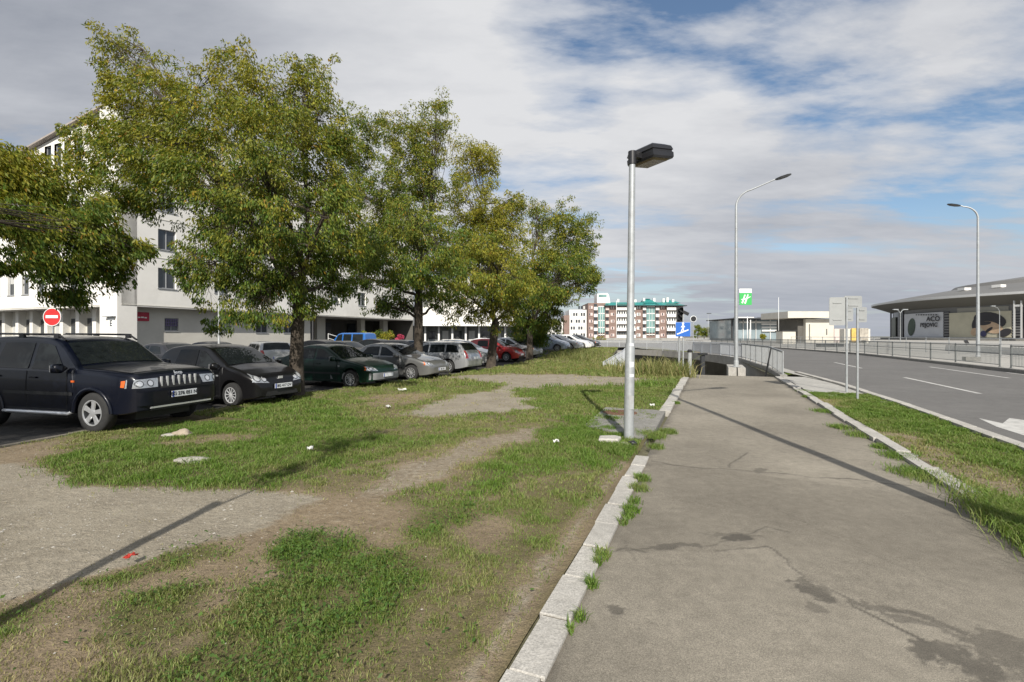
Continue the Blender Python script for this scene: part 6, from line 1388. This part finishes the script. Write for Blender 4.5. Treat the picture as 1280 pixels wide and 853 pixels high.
en = thing('stone_entrance_hall', 'cream stone entrance block with an overhanging white roof box', 'building', (0, 112, 0)); YE = 112.0
EX = lambda px: (px-640)/F*YE; EZ = lambda py: CAM_Z+(420-py)/F*YE
B = MB(); B.box(((EX(1007)+EX(1042))/2, 5, EZ(399)/2), (EX(1042)-EX(1007), 10, EZ(399))); B.build('stone_wall', M_stonec, en)
B = MB(); B.box(((EX(980)+EX(1036))/2, 4.5, (EZ(390)+EZ(398))/2+.02), (EX(1036)-EX(980), 12, EZ(390)-EZ(398))); B.build('roof_box', M_stonec, en)
B = MB(); B.box(((EX(1000)+EX(1007))/2, 5.5, EZ(399)/2), (EX(1007)-EX(1000), 9, EZ(399))); B.build('dark_return', M_darkin, en)
for px in (1011.5, 1033): B = MB(); B.box((EX(px), -.02, 2.6), (.22, .06, 3.6 if px < 1020 else 1.4)); B.build('joint', M_darkin, en)
ki = thing('white_kiosk', 'small white kiosk with a flat dark roof before the stone entrance', 'kiosk', (wp(982, 420, 98).x, 98, 0))
B = MB(); B.box((0, 0, 1.3), (2.6, 2.4, 2.6)); B.build('wall', M_stonec, ki); B = MB(); B.box((0, 0, 2.68), (2.9, 2.7, .16)); B.build('roof', M_dark, ki)
bb_ = thing('yellow_billboard', 'faded yellow and grey billboard behind the blank road signs', 'billboard', (wp(1073, 420, 105).x, 105, 0))
B = MB(); B.box((-.8, 0, 1.9), (1.5, .2, 2.9)); B.build('yellow_panel', pmat('billboard_yellow', (.55, .38, .10), rough=.6, var=.3, scale=1.2), bb_); B = MB(); B.box((1.1, 0, 1.9), (1.9, .2, 2.9)); B.build('grey_panel', pmat('billboard_grey', (.36, .33, .28), rough=.6, var=.4, scale=1.5), bb_)
B = MB(); B.box((0, 1.2, 1.6), (5.6, 1.6, 3.2)); B.build('backing_wall', M_render2, bb_)
pk = thing('pink_grey_wall_block', 'small pinkish block between the stone entrance and the blank road signs', 'building', (wp(1047, 420, 118).x, 118, 0)); B = MB(); B.box((0, 0, 1.7), (4.4, 4, 3.4)); B.build('wall', pmat('pinkish_render', (.58, .50, .46), rough=.8, var=.08), pk)
B = MB(); B.box((1.9, -1.98, 2.2), (.9, .1, 1.2)); B.build('window', M_bglass, pk)

# ------------------------------------------------------------------ round arena
AC = Vector((222.0, 181.0)); AR = 70.0
ar = thing('arena', 'large round arena with a shallow grey roof, dark glazing and huge posters', 'arena', (AC.x, AC.y, 0))
M_aroof = pmat('arena_roof_sheet', (.165, .16, .15), rough=.6, metal=.1, var=.06, scale=.1); M_asof = pmat('arena_soffit', (.13, .127, .115), rough=.8, var=.06, scale=.1); M_adark = pmat('arena_dark_glass', (.055, .052, .058), rough=.25, var=.3, scale=.2); M_agrey = pmat('arena_grey_wall', (.17, .17, .168), rough=.8, var=.06, scale=.3); M_acream = pmat('arena_pale_wall', (.29, .283, .25), rough=.8, var=.05, scale=.3); M_edge = pmat('arena_roof_edge', (.52, .52, .51), rough=.4, metal=.2, var=.05)
NS = 144
B = MB(); B.lathe([(AR, 14.9), (AR+.05, 15.5), (AR*.86, 17.6), (AR*.62, 20.6), (AR*.60, 21.9), (AR*.35, 24.6), (.01, 26)], NS, 'Z'); B.build('roof', M_aroof, ar)
B = MB(); B.lathe([(AR+.06, 14.75), (AR+.35, 14.85), (AR+.35, 15.55), (AR+.06, 15.6)], NS, 'Z'); B.build('roof_edge', M_edge, ar)
B = MB(); B.lathe([(AR, 14.85), (AR-7.5, 11.8)], NS, 'Z'); B.build('soffit', M_asof, ar)
B = MB(); B.lathe([(AR-7.5, 0), (AR-7.5, 11.8)], NS, 'Z'); B.build('drum_wall', M_adark, ar)
def hit(px, rad):
    d = Vector(((px-640)/F, 1)).normalized(); b_ = d.dot(AC); c_ = AC.length_squared-rad*rad; q = b_*b_-c_
    t_ = b_-math.sqrt(q) if q > 0 else b_
    return d*t_
def seg(px0, px1, py0, py1, rad, m, name, n=10, th=.3):
    p0, p1 = hit(px0, rad)-AC, hit(px1, rad)-AC; a0, a1 = math.atan2(p0.y, p0.x), math.atan2(p1.y, p1.x)
    if a1-a0 > math.pi: a1 -= 2*math.pi
    if a1-a0 < -math.pi: a1 += 2*math.pi
    Y = (hit((px0+px1)/2, rad)).y; z1 = CAM_Z+(420-py0)/F*Y; z0 = CAM_Z+(420-py1)/F*Y
    B = MB(); vs = []
    for i in range(n+1):
        a = a0+(a1-a0)*i/n
        for r_ in (rad, rad-th):
            for z in (z0, z1): vs.append((r_*math.cos(a), r_*math.sin(a), z))
    fs = [(0,1,3,2), tuple(n*4+k for k in (2,3,1,0))]
    for i in range(n):
        b_ = i*4; fs += [(b_, b_+4, b_+5, b_+1), (b_+2, b_+3, b_+7, b_+6), (b_+1, b_+5, b_+7, b_+3), (b_, b_+2, b_+6, b_+4)]
    B.add(vs, fs); return B.build(name, m, ar), Y
seg(1128, 1274, 383, 426, AR-7.1, M_agrey, 'grey_wall', 24)
seg(1196, 1260, 384, 426, AR-6.9, M_acream, 'pale_wall', 16)
M_post1 = pmat('poster_white', (.52, .53, .55), rough=.6, var=.05, scale=.3); M_post2 = pmat('poster_beige', (.47, .44, .33), rough=.6, var=.12, scale=.25)
seg(1130, 1178.5, 391.5, 421.5, AR-6.4, M_post1, 'white_poster'); seg(1186, 1264, 390, 422, AR-6.4, M_post2, 'beige_poster', 14)
for (p0, p1) in ((1179, 1185.5), (1264.5, 1275)):
    for k in range(9):
        y0 = 391+3.4*k; seg(p0, p1, y0, y0+1.7, AR-6.3, M_agrey, 'louvre', 3)
    seg(p0, p1, 390, 422, AR-6.7, M_adark, 'louvre_recess', 3)
seg(1100, 1119, 398, 421, AR-7.0, pmat('arena_dim_poster', (.10, .11, .085), rough=.5, var=.4, scale=.25), 'dim_poster', 4)
for px in (1092, 1096, 1122, 1126): seg(px, px+2, 385, 425, AR-6.6, M_adark, 'pier', 2, .6)
for px in (1266, 1275): seg(px, px+1.6, 376, 424, AR-1.5, M_edge, 'column', 2, .6)
seg(1266, 1277, 381, 383.5, AR-1.6, M_edge, 'crossbeam', 2, .6)
seg(1060, 1290, 423, 428, AR-3, M_conc2, 'podium', 40, 3)
def on_wall(px, py, rad=AR-6.3):
    p = hit(px, rad); Y = p.y; q = p-AC; a = math.atan2(q.y, q.x); return Vector((q.x, q.y, CAM_Z+(420-py)/F*Y)), a, Y
def wall_text(body, px, py, hpx, wide=1.0):
    p, a, Y = on_wall(px, py); n_ = Vector((math.cos(a), math.sin(a), 0)); p = p+n_*.35
    text(body, hpx*Y/F*1.38, p, (R(90), 0, a+R(90)), M_ink, ar, 'poster_lettering', .05, .045, sx=wide, space=1.08)
wall_text('ACO', 1167, 399.0, 6.2, 1.0); wall_text('PEJOVIC', 1161.5, 406.6, 5.2, .94)
for k in range(9):
    p, a, Y = on_wall(1146+3.1*k, 393.8); B = MB(); B.box(p+Vector((math.cos(a), math.sin(a), 0))*.3, (.1, rb.uniform(.35, .7), .42), a); B.build('poster_small_lettering', M_ink, ar)
p, a, Y = on_wall(1135, 409)
def disc(px, py, rx, ry, m, name, rot=0.0, off=.06, pts=None):
    B = MB(); n = 20; vs = []
    for k in range(n):
        t_ = 2*math.pi*k/n; u = rx*math.cos(t_); v = ry*math.sin(t_)*(1 if pts is None or v_ok(t_, pts) else .4); c_, s_ = math.cos(R(rot)), math.sin(R(rot))
        q, a, Y = on_wall(px+u*c_-v*s_, py+u*s_+v*c_); vs.append(q+Vector((math.cos(a), math.sin(a), 0))*off)
    vs2 = [v+Vector((math.cos(a), math.sin(a), 0))*-.05 for v in vs]
    B.add(vs+vs2, [tuple(range(n)), tuple(range(2*n-1, n-1, -1))]+[(k, (k+1) % n, n+(k+1) % n, n+k) for k in range(n)]); return B.build(name, m, ar)
def v_ok(t_, p): return not (p[0] < t_ < p[1])
M_hair = pmat('poster_dark_ink', (.03, .028, .032), rough=.6, var=.2, scale=.4); M_skin = pmat('poster_skin_tone', (.46, .33, .22), rough=.6, var=.18, scale=.5)
disc(1139, 409, 4.5, 11, pmat('poster_dark_green', (.05, .075, .05), rough=.6, var=.3, scale=.4), 'poster_figure', 6, .05)
disc(1237, 400.5, 20.5, 10, M_hair, 'poster_hair', 8, .05); disc(1219, 404, 4, 8, M_hair, 'poster_hair', 20, .06); disc(1239, 409.5, 14.5, 7.0, M_skin, 'poster_face', 14, .09); disc(1231, 404.5, 8, 2.2, M_hair, 'poster_hair', -8, .12); disc(1236, 412.5, 5.5, 1.8, M_hair, 'poster_shadow', -35, .13); disc(1256, 416, 8.5, 4.8, M_hair, 'poster_collar', -20, .11); disc(1229, 417.5, 4, 3.8, pmat('poster_blue_ink', (.05, .05, .12), rough=.6, var=.2), 'poster_shadow', 0, .12); disc(1217.5, 415, 4, 5, M_skin, 'poster_hand', 25, .14)
for px, py in ((1248, 357), (1205, 362)): p, a, Y = on_wall(px, py, AR*.8); B = MB(); B.box((p.x, p.y, 18.8), (2.6, 2.6, 1.0), a); B.build('rooftop_unit', M_aw, ar)
# twin-armed plaza lamps before the arena
for i, (px, Y, top, lab) in enumerate(((1125, 96, 388, 'twin-armed plaza lamp before the dark end of the arena'), (1249, 70, 384, 'thin plaza lamp in front of the beige poster'))):
    b_ = Vector((wp(px, 420, Y).x, Y, .09)); t = thing('plaza_lamp', lab, 'lamp post', b_); H = CAM_Z+(420-top)/F*Y
    B = MB(); B.tube([(0, 0, 0), (0, 0, H-.7), (-.3, 0, H-.2), (-.9, 0, H)], [.07, .05, .045, .04] if i == 0 else [.045, .035, .03, .025], 8)
    if i == 0: B.tube([(0, 0, H-.7), (.3, 0, H-.2), (.9, 0, H)], .05, 8)
    B.build('pole', M_galv, t, True, 50); B = MB(); B.box((-.95, 0, H+.05), (1.0, .3, .16) if i == 0 else (.6, .2, .1)); 
    if i == 0: B.box((.95, 0, H+.05), (1.0, .3, .16))
    B.build('lamp_head', M_galv, t)
for i, (px, Y) in enumerate(((1043, 74), (1050, 78))):
    pass
bx = thing('dark_bench_block', 'dark low block on the kerb behind the far edge of the road', 'block', (wp(1037, 420, 70).x, 70, .05)); B = MB(); B.box((0, 0, .25), (3.6, .9, .5), .1); B.build('slab', M_dark, bx)
